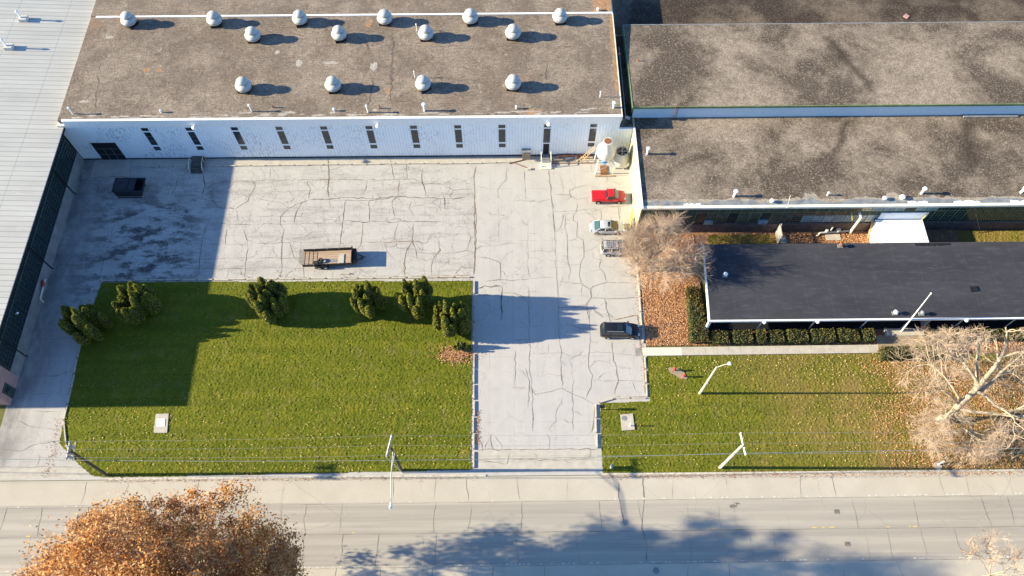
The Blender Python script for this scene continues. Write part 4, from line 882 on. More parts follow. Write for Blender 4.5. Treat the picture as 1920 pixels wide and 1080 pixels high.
part(b, 'slats', M['arm'], t_); b = MB(); b.box(.05, .12, -1.05, 1.0, .5, .65); b.box(.05, .12, -1.05, 1.0, 1.8, 1.95); b.tube([(.2, -.9, 0), (.2, .9, 2.4)], .06, 4); part(b, 'braces', M['arm'], t_)
b = MB(); b.box(.13, 1.4, -.9, .2, .0, .1); part(b, 'fallen_panel', M['arm'], t_)
for k, (p0, p1) in enumerate((((1672-50, 408), (1630, 450)), ((1626, 410), (1634, 451)), ((1629, 411), (1637, 451)))):
    a, c = G(p0[0], p0[1], 3.0 if k else 3.2), G(*p1); b = MB(); b.box(-.05, .05, -.05, .05, 0, 3.4); o = b.build('timber_board', M['ladder'])
    o.location = (c[0]-.35*k, c[1]+.3, .05); o.rotation_euler = (-.55, .0, 0); tag(o, 'brown timber board leaning against the left side of the white shed', 'board', 'boards leaning by the shed')
def cable(name, pts, r, label, group=None, mat='wire', n=4):
    b = MB(); b.tube(pts, r, n, False); return tag(b.build(name, M[mat]), label, 'cable', group)
a = G(1826, 383, 6.0); c = G(1842, 452, 3.4); cable('service_cable', [(*a, 6.0), (*c, 3.4)], .025, 'dark service cable dropping from the green wall to the black roof', None, 'black')
a = G(1481, 368, ZF+.6); c = G(1467, 391, 4.9); cable('guy_rod', [(*a, ZF+.8), (a[0]-.5, 55.6, 6.4), (*c, 4.9)], .035, 'thin pale rod hanging over the cream roof edge above the gate', None, 'cream')

# ------------------------------------------------------------ black roofed office
B = thing('black_roof_office', 'low office building with black membrane roof and white-posted porch front', 'building', (25, 41, 0))
ZB = 3.35
p0, p1 = G(1330, 600, ZB), G(1322, 460, ZB); ys_, yn = 40.9, 51.9
b = MB(); b.prism([(25.15, ys_), (150, ys_), (150, yn), (25.75, yn)], ZB-.12, ZB); PT(b, 'roof', M['blackroof'], B)
b = MB(); b.box(25.0, 150, ys_-.2, ys_-.002, ZB-.3, ZB+.03); b.prism([(24.95, ys_-.2), (25.15, ys_-.2), (25.75, yn), (25.55, yn)], ZB-.3, ZB+.032); PT(b, 'fascia', M['white'], B)
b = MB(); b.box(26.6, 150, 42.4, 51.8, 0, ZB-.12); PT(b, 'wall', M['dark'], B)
b = MB(); b.box(25.1, 150, 40.9, 42.4, -.05, .06); PT(b, 'porch_floor', M['dark'], B)  # near-black colour paints in the shade under the porch roof
b = MB(); b.box(26.2, 26.58, 42.3, 42.38, 0, ZB-.3)
for k in range(40):
    x = 27.4+k*1.55; b.box(x-.02, x+.02, 42.33, 42.395, .3, ZB-.3)
PT(b, 'glazing_bar', M['black'], B)
for i, x in enumerate((25.25, 31.9, 38.6, 45.2, 50.65, 57.35, 64.0, 70.6)):
    r = .15 if i == 0 else .06; b = MB(); b.box(x-r, x+r, 40.95-r, 40.95+r, 0, ZB-.12)
    if i == 0: b.box(x-.1, x+.1, 51.3, 51.5, 0, ZB-.12)
    PT(b, 'post', M['white'] if i == 0 else M['galv'], B)
    if i in (1, 2, 5): b = MB(); b.lathe([(.05, -.25), (.22, -.1), (.24, .05), (.1, .22)], (x+.1, 40.6, ZB-.15), 12); PT(b, 'globe_lamp', M['white'], B)
b = MB(); b.box(47.6, 47.7, 42.2, 42.32, 0, 2.6); b.box(49.1, 49.2, 42.2, 42.32, 0, 2.6); b.box(47.6, 49.2, 42.21, 42.31, 2.5, 2.6); b.box(47.6, 49.2, 42.22, 42.30, 1.0, 1.06); d_ = PT(b, 'door', M['galv'], B)
b = MB(); b.box(48.2, 48.6, 42.18, 42.21, 1.5, 1.7); PT(b, 'door_plate', M['white'], d_)
b = MB(); b.box(48.6, 53.4, 39.9, 40.9, 0, .22); b.box(48.3, 48.6, 39.8, 40.9, 0, .45); PT(b, 'entrance_step', M['path'], B)
b = MB(); b.box(53.35, 53.5, 41.0, 42.4, .1, 2.5); PT(b, 'side_panel', M['foot'], B)
for px, py, lb, m_ in ((1359, 517, 'small white roof vent near the left end of the black roof', 'white'), (1677, 588, 'white mushroom vent on the black roof edge left of the flagpole', 'white'), (1727, 589, 'square dark vent on the black roof edge right of the flagpole', 'membrane'), (1575, 462, 'tiny dark vent pipe near the back edge of the black roof', 'rustp')):
    x, y = G(px, py, ZB); t_ = thing('roof_vent', lb, 'roof vent', (x, y, ZB), 0, 'vents on the black roof')
    b = MB(); b.box(-.32, .32, -.25, .25, 0, .12); part(b, 'base', M['membrane'], t_); b = MB(); b.tube([(0, 0, .1), (0, 0, .45)], .12, 8); b.lathe([(.28, .42), (.3, .52), (.1, .68)], n=12); part(b, 'cap', M[m_], t_)
c = G(1825, 542, ZB); b = MB(); b.box(-.45, .45, -.35, .35, 0, .14); o = b.build('roof_hatch', M['black']); o.location = (*c, ZB); o.rotation_euler = (0, 0, .1); tag(o, 'small black hatch on the right part of the black roof', 'hatch')
b = MB(); xx = np.linspace(53.6, 58.3, 16); b.sheet([(x, 51.75+.05*rng.random()) for x in xx]+[(x, 51.3+.2*rng.random()) for x in xx[::-1]], ZB+.006); tag(b.build('standing_water', simple('wet_membrane', (.02, .018, .018), .15, var=.2)), kind='structure')
t_ = thing('flagpole', 'bare white flagpole rising in front of the office entrance over the black roof', 'flagpole', (50.55, 40.5, 0))
tp = G(1745, 551, 9.6); dx, dy = tp[0]-50.55, tp[1]-40.5
b = MB(); b.tube([(0, 0, 0), (dx*.35, dy*.35, 3.4), (dx, dy, 9.6)], [.09, .085, .04], 10); part(b, 'pole', M['white'], t_)
b = MB(); b.lathe([(.02, -.12), (.12, 0), (.02, .12)], (dx, dy, 9.7), 10); part(b, 'finial', M['white'], t_)

# ------------------------------------------------------------ vehicles
def loft(b, secs):
    """secs: list of (x, [(y,z)...half profile from bottom centre outwards to top centre])"""
    n = len(secs[0][1]); R = []
    for x, pr in secs:
        ring = [(x, -y, z) for y, z in pr]+[(x, y, z) for y, z in pr[::-1] if abs(y) > 1e-6 or True]; R.append(ring)
    L = len(R[0]); vs = [v for r in R for v in r]; fs = []
    for i in range(len(R)-1):
        for k in range(L-1): fs.append((i*L+k, i*L+k+1, (i+1)*L+k+1, (i+1)*L+k))
        fs.append((i*L+L-1, i*L, (i+1)*L, (i+1)*L+L-1))
    fs += [tuple(range(L))[::-1], tuple((len(R)-1)*L+k for k in range(L))]; b.add(vs, fs)
def body_prof(hw, zb, zt, cr=.12): return [(.0, zb), (hw*.88, zb), (hw*.97, zb+.1), (hw, zb+.3), (hw*.995, (zb+zt)/2+.08), (hw*.96, zt-.1), (hw*.90, zt-.02), (hw*.7, zt+.005), (0, zt+.03)]
def roof_prof(hb, zb, ht, zt): return [(.0, zb), (hb, zb), (hb*.5+ht*.5, (zb+zt)/2), (ht*1.0, zt-.09), (ht*.93, zt-.015), (ht*.7, zt+.01), (0, zt+.025)]
def vehicle(name, label, cat, x, y, rz, L, W, paint, kind, front=1):
    t_ = thing(name, label, cat, (x, y, 0), rz)
    h = W/2; r = .34 if kind != 'sedan' else .32; hl = L/2
    if kind == 'suv':   st = [(-hl, .80, .45, .85), (-hl+.08, .92, .35, 1.02), (-hl+.5, 1, .28, 1.08), (-1, 1, .26, 1.08), (1.0, 1, .26, 1.06), (1.35, 1, .26, 1.06), (hl-.7, .98, .28, 1.0), (hl-.2, .88, .3, .90), (hl, .68, .42, .72)]; gh = (-hl+.25, -hl+.5, .55, 1.32, 1.05, 1.70)
    elif kind == 'boxy': st = [(-hl, .92, .45, 1.0), (-hl+.06, .97, .38, 1.1), (-hl+.4, 1, .3, 1.12), (-1, 1, .3, 1.12), (1.1, 1, .3, 1.10), (hl-.5, .98, .32, 1.06), (hl-.1, .94, .36, .98), (hl, .88, .42, .85)]; gh = (-hl+.08, -hl+.22, .75, 1.25, 1.10, 1.74)
    elif kind == 'sedan': st = [(-hl, .72, .4, .78), (-hl+.15, .86, .3, .95), (-hl+.6, .97, .22, .99), (-.9, 1, .2, .95), (.8, 1, .2, .94), (1.2, 1, .22, .94), (hl-.7, .96, .22, .86), (hl-.2, .84, .26, .74), (hl, .66, .36, .62)]; gh = (-1.75, -1.05, .45, 1.35, .94, 1.40)
    else: st = [(-hl, .95, .5, .98), (-hl+.06, .98, .42, 1.02), (-hl+.4, 1, .4, 1.03), (-.3, 1, .36, 1.03), (.9, 1, .34, 1.04), (hl-.6, .98, .36, .98), (hl-.12, .93, .4, .9), (hl, .85, .45, .78)]; gh = (-.35, -.2, .75, 1.25, 1.02, 1.62)
    b = MB(); loft(b, [(sx, body_prof(h*sw, zb, zt)) for sx, sw, zb, zt in st]); part(b, 'body', paint, t_, True)
    xb, xbt, xft, xf, zb, zt = gh   # rear bottom, rear top, front top, front bottom
    hb, ht = h*.90, h*.76
    b = MB(); loft(b, [(xbt, roof_prof(ht+.02, zt-.22, ht*.97, zt-.06)), (xbt+.12, roof_prof(ht+.03, zt-.22, ht, zt-.01)), ((xbt+xft)/2, roof_prof(ht+.03, zt-.22, ht, zt)), (xft-.12, roof_prof(ht+.03, zt-.22, ht, zt-.02)), (xft, roof_prof(ht+.02, zt-.22, ht*.95, zt-.08))]); part(b, 'roof', paint, t_, True)
    # glass house
    g = MB(); g.add([(xb, -hb, zb-.04), (xf, -hb, zb-.04), (xf, hb, zb-.04), (xb, hb, zb-.04), (xbt-.02, -ht-.005, zt-.06), (xft+.02, -ht-.005, zt-.06), (xft+.02, ht+.005, zt-.06), (xbt-.02, ht+.005, zt-.06)], [(0,3,2,1),(4,5,6,7),(0,1,5,4),(2,3,7,6)]); part(g, 'side_windows', M['cglass'], t_)
    def lid(xa, za, xc, zc, nm, mt, k=.94, o=.012):
        q = MB(); s = 1 if xc < xa else -1
        cc = lambda x, y, z: (x+s*o, y, z+o); wa, wb = hb*k, ht*k
        vs = []; n = 6
        for i in range(n+1): y = -1+2*i/n; bow = .10*(1-y*y)*s; vs.append(cc(xa+bow, wa*y, za)); vs.append(cc(xc+bow*.6, wb*y, zc))
        q.add(vs, [(2*i, 2*i+2, 2*i+3, 2*i+1) for i in range(n)]); part(q, nm, mt, t_)
    wsm = M['tan'] if kind == 'sedan' else M['cglassb']; rwm = M['cglassg'] if kind == 'sedan' else M['cglass']
    lid(xf+.02, zb+.03, xft+.02, zt-.07, 'windscreen', wsm); lid(xb-.02, zb+.02, xbt-.02, zt-.07, 'rear_window', rwm)
    # pillars
    pl_ = MB()
    xs_ = {'suv': (-.35, .45), 'boxy': (-.95, .1), 'sedan': (-.35,), 'pickup': ()}[kind]
    for sgn in (-1, 1):
        for xx in xs_: pl_.tube([(xx, sgn*(hb+.006), zb), (xx, sgn*(ht+.02), zt-.1)], .045, 4)
        pl_.tube([(xf, sgn*(hb), zb), (xft+.02, sgn*(ht), zt-.08)], .05, 4); pl_.tube([(xb, sgn*(hb), zb), (xbt, sgn*(ht), zt-.08)], .07, 4)
    part(pl_, 'pillars', paint, t_)
    for wxx in (-hl+.95, hl-.9):
        for sgn in (-1, 1):
            yo = sgn*(h-.10); ax = Matrix.Translation((wxx, yo, r)) @ Matrix.Rotation(math.radians(90), 4, 'X')
            a_ = MB(); a_.lathe([(r+.06, -.128), (r+.06, .128)], axis=ax, n=20); part(a_, 'wheel_arch', M['black'], t_)
            q = MB(); q.lathe([(r*.6, -.13), (r*.93, -.13), (r, -.09), (r, .09), (r*.93, .13), (r*.6, .13)], axis=Matrix.Translation((0, sgn*.02, 0)) @ ax, n=20); wh = part(q, 'wheel', M['tyre'], t_)
            q = MB(); q.lathe([(r*.6, -.145), (r*.55, -.11), (r*.1, -.13), (r*.1, .13), (r*.55, .11), (r*.6, .145)], axis=Matrix.Translation((0, sgn*.02, 0)) @ ax, n=10); q.build('rim', M['rim'], wh)
    for sgn in (-1, 1):
        q = MB(); q.tube([(xf-.25, sgn*(hb), zb+.06), (xf-.3, sgn*(h+.16), zb+.10)], [.05, .1], 6); part(q, 'mirror', paint, t_)
        zz = {'suv': .78, 'boxy': .88, 'sedan': .66, 'pickup': .82}[kind]
        q = MB(); q.box(hl-.22, hl-.02, sgn*h*.62-.16, sgn*h*.62+.16, zz-.1, zz+.1); part(q, 'headlight', M['lampw'], t_)
        q = MB(); q.box(-hl+.03, -hl+.12, sgn*h*.74-.12, sgn*h*.74+.12, .72, .95); part(q, 'tail_light', M['lampr'], t_)
        q = MB()
        for xx in ((-.35, .5) if kind != 'pickup' else (.3,)): q.box(xx-.09, xx+.09, sgn*(h+.002)-.02, sgn*(h+.002)+.02, .84, .87)
        part(q, 'door_handle', M['black'], t_)
    q = MB(); q.box(hl-.06, hl+.05, -h*.8, h*.8, .35, .5); q.box(-hl-.06, -hl+.08, -h*.8, h*.8, .38, .55); part(q, 'bumpers', paint if kind in ('suv', 'sedan') else M['galv'], t_)
    if kind == 'suv':
        for sgn in (-1, 1): q = MB(); q.tube([(-1.8, sgn*(ht-.08), zt+.06), (.35, sgn*(ht-.08), zt+.06)], .028, 6); part(q, 'roof_rail', M['rim'], t_)
        q = MB(); q.box(-.5, .2, -.42, .42, zt+.022, zt+.034); part(q, 'sunroof', M['cglass'], t_)
    if kind == 'boxy':
        q = MB()
        for k in range(5): q.box(-1.7+k*.26, -1.66+k*.26, -ht*.8, ht*.8, zt+.06, zt+.09)
        for sgn in (-1, 1): q.tube([(-1.95, sgn*ht*.82, zt+.07), (.4, sgn*ht*.82, zt+.07)], .03, 6)
        part(q, 'roof_rack', M['black'], t_); q = MB(); q.box(-.1, .45, -.4, .4, zt+.022, zt+.034); part(q, 'sunroof', M['cglass'], t_)
    if kind == 'sedan': q = MB(); q.box(.0, .36, -.40, .40, zt+.018, zt+.03); part(q, 'sunroof', M['cglass'], t_)
    if kind == 'pickup':
        q = MB(); q.box(-hl+.06, -.42, -h*.88, h*.88, 1.035, 1.085); part(q, 'bed_cover', paint, t_)
        q = MB(); q.box(-.42, -.36, -h*.9, h*.9, .5, 1.03); part(q, 'cab_gap', M['black'], t_)
    return t_
vehicle('pickup_truck', 'red single-cab pickup truck with covered bed parked nose to the cream factory wall', 'pickup truck', 14.05, 61.45, math.radians(-.5), 4.75, 1.75, M['cred'], 'pickup')
vehicle('silver_sedan', 'silver sedan with sunroof and tan windscreen shade parked below the red pickup', 'car', 13.55, 56.4, math.radians(-1.0), 4.7, 1.8, M['csilver'], 'sedan')
vehicle('grey_wagon', 'boxy grey off-roader with roof rack partly hidden under the bare tree', 'car', 14.75, 53.0, math.radians(0), 4.5, 1.85, M['cgrey'], 'boxy')
vehicle('black_suv', 'black suv with silver roof rails parked nose to the orange leaf bed', 'car', 14.15, 40.8, math.radians(-1.2), 4.95, 1.92, M['cblack'], 'suv')

# trailer
a = G(569, 500); t_ = thing('utility_trailer', 'black tandem-axle trailer with plank deck and mesh tailgate parked in the yard', 'trailer', (-24.35, 51.95, 0), math.radians(2.2))
b = MB(); b.box(-3.35, 3.2, -1.1, 1.1, .62, .72); part(b, 'deck', M['deckwood'], t_)
b = MB(); b.box(-3.4, 3.25, -1.2, -1.1, .5, 1.0); b.box(-3.4, 3.25, 1.1, 1.2, .5, 1.15); b.box(-3.3, 3.2, -1.0, 1.0, .45, .618); part(b, 'side_panels', M['blackp'], t_)
b = MB(); b.box(3.15, 3.25, -1.18, 1.18, .5, 1.55); part(b, 'front_panel', M['blackp'], t_)
b = MB(); b.box(3.3, 3.75, -.95, .95, .5, 1.25); part(b, 'tool_box', M['blackp'], t_)
b = MB(); b.tube([(3.3, -.8, .5), (4.7, 0, .45)], .06); b.tube([(3.3, .8, .5), (4.7, 0, .45)], .06); b.tube([(4.4, 0, 0), (4.4, 0, .9)], .06); b.tube([(4.6, 0, .45), (5.0, 0, .45)], .05); part(b, 'tongue', M['blackp'], t_)
b = MB()
for k in range(7): y = -1.05+k*.35; b.tube([(-3.4, y, .6), (-3.75, y, 1.5)], .022, 4)
for k in range(5): q = k/4; b.tube([(-3.4-.35*q, -1.05, .6+.9*q), (-3.4-.35*q, 1.05, .6+.9*q)], .02, 4)
part(b, 'tailgate', M['blackp'], t_)
b = MB()
for x in (-1.9, -.2, 1.4):
    for s in (-1.15, 1.15): b.box(x-.05, x+.05, s-.07, s+.07, .95, 1.03 if s < 0 else 1.18)
part(b, 'stake_pockets', M['foot'], t_)
for s in (-1, 1):
    b = MB(); b.tube([(-1.75, s*1.35, .35), (-1.6, s*1.35, .72), (-.1, s*1.35, .72), (.05, s*1.35, .35)], .09, 4); part(b, 'fender', M['black'], t_)
    for x in (-1.25, -.4):
        ax = Matrix.Translation((x, s*1.35, .34)) @ Matrix.Rotation(math.radians(90), 4, 'X'); b = MB(); b.lathe([(.2, -.1), (.34, -.08), (.34, .08), (.2, .1)], axis=ax); wh = part(b, 'wheel', M['tyre'], t_)
        b = MB(); b.lathe([(.2, -.11), (.08, -.13), (.08, .13), (.2, .11)], axis=ax, n=12); b.build('rim', M['rim'], wh)
b = MB(); b.box(-.4, 1.1, -.75, -.3, .725, .74); part(b, 'dark_plank', M['membrane'], t_)
def tyre(x, y, z, tilt, label):
    o = MB(); prof = []
    for k in range(13): a = 2*math.pi*k/12; prof.append((.27+.11*math.cos(a), .11*math.sin(a)))
    vs = []; fs = []; n = 20
    for r, zz in prof[:-1]:
        for k in range(n): vs.append((r*math.cos(2*math.pi*k/n), r*math.sin(2*math.pi*k/n), zz))
    for i in range(12):
        for k in range(n): fs.append((i*n+k, i*n+(k+1)%n, ((i+1)%12)*n+(k+1)%n, ((i+1)%12)*n+k))
    o.add(vs, fs); q = o.build('spare_tyre', M['tyre'], smooth=True); q.location = (x, y, z); q.rotation_euler = tilt; return tag(q, label, 'tyre')
c = G(592, 494, .8); tyre(c[0], c[1], .86, (.15, 0, 0), 'loose black tyre lying on the trailer deck, left of the pair')
c = G(601, 489, .8); tyre(c[0], c[1], .92, (.1, -.35, 0), 'loose black tyre lying on the trailer deck, right of the pair')
b = MB(); b.box(-.35, .35, -.75, .75, .73, .80); o = b.build('loose_board', M['arm']); c = G(640, 487, .75); o.location = (c[0], c[1]+.1, 0); o.rotation_euler = (0, 0, .04); tag(o, 'grey board laid across the front of the trailer deck', 'board')
# dumpster
t_ = thing('dumpster', 'dark open-top roll-off dumpster standing in the shaded corner of the yard', 'dumpster', (-53.45, 63.55, 0), -.01)
dk = simple('dark_blue_steel', (.028, .03, .04), .6, var=.4, scale=2)
b = MB(); hx = 2.0
b.add([(-hx, -1.0, .15), (hx-.5, -1.0, .15), (hx-.5, 1.0, .15), (-hx, 1.0, .15), (-hx-.1, -1.1, 1.5), (hx+.1, -1.1, 1.5), (hx+.1, 1.1, 1.5), (-hx-.1, 1.1, 1.5)], [(0,3,2,1),(0,1,5,4),(1,2,6,5),(2,3,7,6),(3,0,4,7)])
b.box(-hx-.15, hx+.15, -1.18, -1.08, 1.42, 1.56); b.box(-hx-.15, hx+.15, 1.08, 1.18, 1.42, 1.56); b.box(-hx-.15, -hx-.05, -1.08, 1.08, 1.42, 1.555); b.box(hx+.05, hx+.15, -1.08, 1.08, 1.42, 1.555)
for k in range(6): b.box(-1.8+k*.6, -1.7+k*.6, -1.16, -1.06, .3, 1.42)
part(b, 'hull', dk, t_)
b = MB(); b.box(-hx, -.1, -1.05, 1.05, 1.57, 1.62); b.box(0, .95, -1.05, 1.05, 1.57, 1.63); part(b, 'lid', dk, t_)
for yy in (-1.22, .9): b = MB(); b.tube([(-1.9, yy, .1), (1.6, yy, .1)], .06); part(b, 'skid', M['black'], t_)

# ------------------------------------------------------------ street furniture
t_ = thing('lamp_post', 'tall white lamp post with short curved arm standing on the right lawn', 'lamp post', (23.54, 32.4, 0))
tp = G(1344, 688, 8.9); dx, dy = tp[0]-23.54, tp[1]-32.4
b = MB(); b.tube([(0, 0, 0), (dx, dy, 8.9)], [.17, .09], 12); part(b, 'pole', M['polep'], t_)
e = G(1368, 681.5, 9.6); b = MB(); b.tube([(dx, dy, 8.7), ((dx+e[0]-23.54)/2, (dy+e[1]-32.4)/2, 9.3), (e[0]-23.54, e[1]-32.4, 9.6)], .05, 8); part(b, 'arm', M['galv'], t_)
b = MB(); b.lathe([(.1, -.12), (.22, -.05), (.2, .08), (.08, .14)], (e[0]-23.54, e[1]-32.4, 9.6), 12); part(b, 'lamp_head', M['white'], t_)
def upole(base, top, h, arm, label, mat, name='utility_pole'):
    x, y = G(*base); tx, ty = G(*top, h); t_ = thing(name, label, 'utility pole', (x, y, 0), 0, 'utility poles along the road')
    b = MB(); b.tube([(0, 0, 0), (tx-x, ty-y, h)], [.19, .13], 12); part(b, 'pole', M[mat], t_)
    a, c = G(*arm[0], h-.3), G(*arm[1], h-.3); am = M['polep'] if mat == 'polep' else M['arm']
    b = MB(); b.tube([(a[0]-x, a[1]-y, h-.25), (c[0]-x, c[1]-y, h-.25)], .12, 4); part(b, 'crossarm', am, t_)
    for q in (.03, .3, .7, .97):
        b = MB(); b.lathe([(.05, 0), (.09, .1), (.05, .25)], (a[0]-x+(c[0]-a[0])*q, a[1]-y+(c[1]-a[1])*q, h-.15), 8); part(b, 'insulator', M['galv'], t_)
    return t_, (x, y), (tx, ty), (a, c)
HP = 10.0
u1 = upole((201, 891), (131, 845), 9.6, ((132, 829), (126, 861)), 'leaning brown utility pole at the mouth of the side lane, leftmost', 'pole')
b = MB(); x, y = u1[1]; a, c = u1[3]
for dz, o_ in ((-.9, .25), (-.5, -.2)): b.tube([(a[0]-x+o_, a[1]-y+.2, 9.6+dz), (c[0]-x+o_, c[1]-y, 9.6+dz)], .06, 6)
for q in (.25, .6, .85): b.lathe([(.1, -.3), (.18, -.1), (.18, .3), (.05, .4)], (a[0]-x+(c[0]-a[0])*q+.15, a[1]-y+(c[1]-a[1])*q, 8.9), 8)
part(b, 'fuse_gear', M['galv'], u1[0])
u2 = upole((753, 882), (732, 838), 10.0, ((735, 816), (725, 856)), 'dark brown utility pole at the lawn edge carrying the long street light arm', 'pole')
x, y = u2[1]; e = G(733, 945, 9.0); m0 = G(735, 880, 8.6)
b = MB(); b.tube([(m0[0]-x, u2[2][1]-y-.1, 8.6), (m0[0]-x, e[1]-y+3, 9.0), (e[0]-x, e[1]-y, 9.0)], .055, 8); b.tube([(m0[0]-x+.1, u2[2][1]-y-.1, 8.0), (m0[0]-x, e[1]-y+3.4, 8.9)], .04, 6); part(b, 'lamp_arm', M['galv'], u2[0])
b = MB(); b.tube([(e[0]-x, e[1]-y+.1, 9.05), (e[0]-x, e[1]-y-.3, 9.0), (e[0]-x, e[1]-y-.55, 8.95)], [.1, .2, .08], 10); part(b, 'lamp_head', M['white'], u2[0])
b = MB(); b.tube([(.15, -.3, 0), (-.9, -.1, 6.5)], .05, 6); part(b, 'riser_pipe', M['arm'], u2[0])
u3 = upole((1350, 877), (1391, 836), 9.8, ((1388, 812), (1398, 854)), 'pale tapered utility pole with crossarm on the right lawn edge', 'polep')
def wires(y_off_list, z):
    pass
WG = 'overhead wires along the road'
pos = [(-95, None), (0, u1), (0, u2), (0, u3), (110, None)]
for k, (q, lb) in enumerate(((.03, 'thin overhead wire nearest the lawns'), (.5, 'thin overhead wire across the middle of the crossarms'), (.97, 'thin overhead wire on the road side end of the crossarms'))):
    pts = []
    for xx, u in pos:
        if u is None:
            ref = u1 if xx < 0 else u3; a, c = ref[3]; pts.append((xx, a[1]+(c[1]-a[1])*q, 9.7))
        else: a, c = u[3]; pts.append((a[0]+(c[0]-a[0])*q, a[1]+(c[1]-a[1])*q, 9.85))
    full = []
    for i in range(len(pts)-1):
        p, r_ = np.array(pts[i]), np.array(pts[i+1])
        for s in range(8): tt = s/8; w_ = p+(r_-p)*tt; w_[2] -= 2.0*tt*(1-tt); full.append(tuple(w_))
    full.append(pts[-1]); cable('overhead_wire', full, .013, lb, WG)
full = []
for i, (xx, yy) in enumerate(((-95, 24.0), (u1[2][0]+.8, u1[2][1]-.6), (u2[2][0]+.1, u2[2][1]-.9), (u3[2][0]-1, u3[2][1]-.3), (110, 23.6))): full.append((xx, yy, 7.9))
f2 = []
for i in range(4):
    p, r_ = np.array(full[i]), np.array(full[i+1])
    for s in range(8): tt = s/8; w_ = p+(r_-p)*tt; w_[2] -= 1.6*tt*(1-tt); f2.append(tuple(w_))
cable('telephone_cable', f2+[full[-1]], .032, 'thick pale telephone cable strung below the crossarms along the road', None)

def hydrant(px, py, label):
    x, y = G(px, py); t_ = thing('fire_hydrant', label, 'hydrant', (x, y, 0), 0, 'red hydrant pair')
    b = MB(); b.lathe([(.14, 0), (.14, .08), (.10, .1), (.10, .7), (.15, .73), (.15, .8), (.09, .92), (.03, .98)], n=12); part(b, 'barrel', M['red'], t_, True)
    b = MB(); b.tube([(-.19, 0, .55), (.19, 0, .55)], .06, 8); b.tube([(0, 0, .55), (0, -.2, .55)], .07, 8); part(b, 'nozzles', M['red'], t_)
hydrant(1263, 695, 'red standpipe hydrant on the bare patch of the right lawn, left of the pair')
hydrant(1281, 707, 'red standpipe hydrant on the bare patch of the right lawn, right of the pair')
b = MB(); a = np.linspace(0, 6.28, 20, endpoint=False); c = G(1270, 700); b.sheet([(c[0]+1.15*math.cos(q)*rng.uniform(.8, 1.1)+.3*math.sin(q), c[1]-.75*math.sin(q)*rng.uniform(.8, 1.1)-.4*math.cos(q)) for q in a], .13); tag(b.build('bare_soil', M['slab']), kind='structure')
b = MB(); b.prism([G(1163, 778), G(1186, 776), G(1190, 806), G(1166, 808)], 0, .16); tag(b.build('manhole_pad', M['path']), 'grey concrete pad with manhole and post on the right lawn', 'concrete pad')
c = G(1170, 785); b = MB(); b.lathe([(.3, 0), (.3, .02)], n=18); o = b.build('manhole_cover', M['membrane']); o.location = (c[0], c[1], .165); tag(o, 'round grey manhole cover on the concrete pad of the right lawn', 'manhole cover')
c = G(1181, 799); b = MB(); b.tube([(0, 0, .1), (0, 0, .9)], .06, 8); b.lathe([(.1, .85), (.1, .98), (.02, 1.05)], n=8); o = b.build('marker_post', M['white']); o.location = (*c, 0.05); tag(o, 'short white marker post on the concrete pad of the right lawn', 'post')
b = MB(); b.prism([G(293, 777), G(317, 776), G(314, 812), G(289, 812)], 0, .16); tag(b.build('manhole_pad', M['path']), 'concrete pad with white hatch on the left lawn', 'concrete pad')
b = MB(); b.prism([G(296, 786), G(311, 786), G(310, 800), G(295, 801)], .162, .20); tag(b.build('access_hatch', M['white']), 'small white square hatch on the concrete pad of the left lawn', 'hatch')
c = G(1127, 768); t_ = thing('mailbox', 'small black box on a post at the corner of the right lawn by the driveway', 'box', (c[0], c[1], 0))
b = MB(); b.tube([(0, 0, 0), (0, 0, 1.0)], .05, 6); part(b, 'post', M['black'], t_); b = MB(); b.box(-.3, .3, -.16, .16, 1.0, 1.35); b.tube([(-.3, 0, 1.35), (.3, 0, 1.35)], .16, 10); part(b, 'box', M['black'], t_)
c = G(1146, 877); t_ = thing('marker_post', 'short white post with pale cap on the lawn edge right of the driveway mouth', 'post', (*c, 0))
b = MB(); b.tube([(0, 0, 0), (0, 0, .8)], .16, 10); part(b, 'post', M['polep'], t_); b = MB(); b.lathe([(.2, .75), (.2, .9), (.05, 1.0)], n=10); part(b, 'cap', M['frost'], t_)
c = G(1757, 873); b = MB(); a = np.linspace(0, 6.28, 18, endpoint=False); b.sheet([(c[0]+.55*math.cos(q)*rng.uniform(.85, 1.05), c[1]-.1+.45*math.sin(q)*rng.uniform(.85, 1.05)) for q in a], .13); tag(b.build('concrete_disc', M['path']), 'round grey concrete disc at the foot of the small white post by the road', 'concrete disc')
b = MB(); b.tube([(0, 0, 0), (.25, .15, 1.1)], .07, 8); o = b.build('marker_post', M['white']); o.location = (c[0]+.1, c[1]+.1, .1); tag(o, 'thin leaning white post on the round disc under the big bare tree', 'post')
c = G(1230, 1070); b = MB(); b.lathe([(.36, 0), (.36, .01)], n=20); o = b.build('manhole_cover', M['membrane']); o.location = (c[0], c[1], -.012); tag(o, 'round iron manhole cover in the near shoulder of the road', 'manhole cover')
for px, py, lb in ((1569, 959, 'small square valve cover in the upper lane of the road'), (1589, 1020, 'small square valve cover in the lower lane of the road')):
    c = G(px, py); b = MB()
    for s in (-1, 1): b.box(-.28, .28, s*.2-.05, s*.2+.05, -.02, .0); b.box(s*.25-.05, s*.25+.05, -.15, .15, -.02, -.001)
    b.box(-.2, .2, -.15, .15, -.02, -.006); o = b.build('valve_cover', M['crackshadow']); o.location = (*c, 0); tag(o, lb, 'valve cover', 'square covers in the road')
c = G(1374, 949); b = MB(); b.mi = 0
blob((0, 0), .5, .22, 0); blob((.55, .3), .3, .15, .001); o = b.build('asphalt_patch', M['crackshadow']); o.location = (*c, -.007); tag(o, kind='structure')

rng = np.random.default_rng(12)
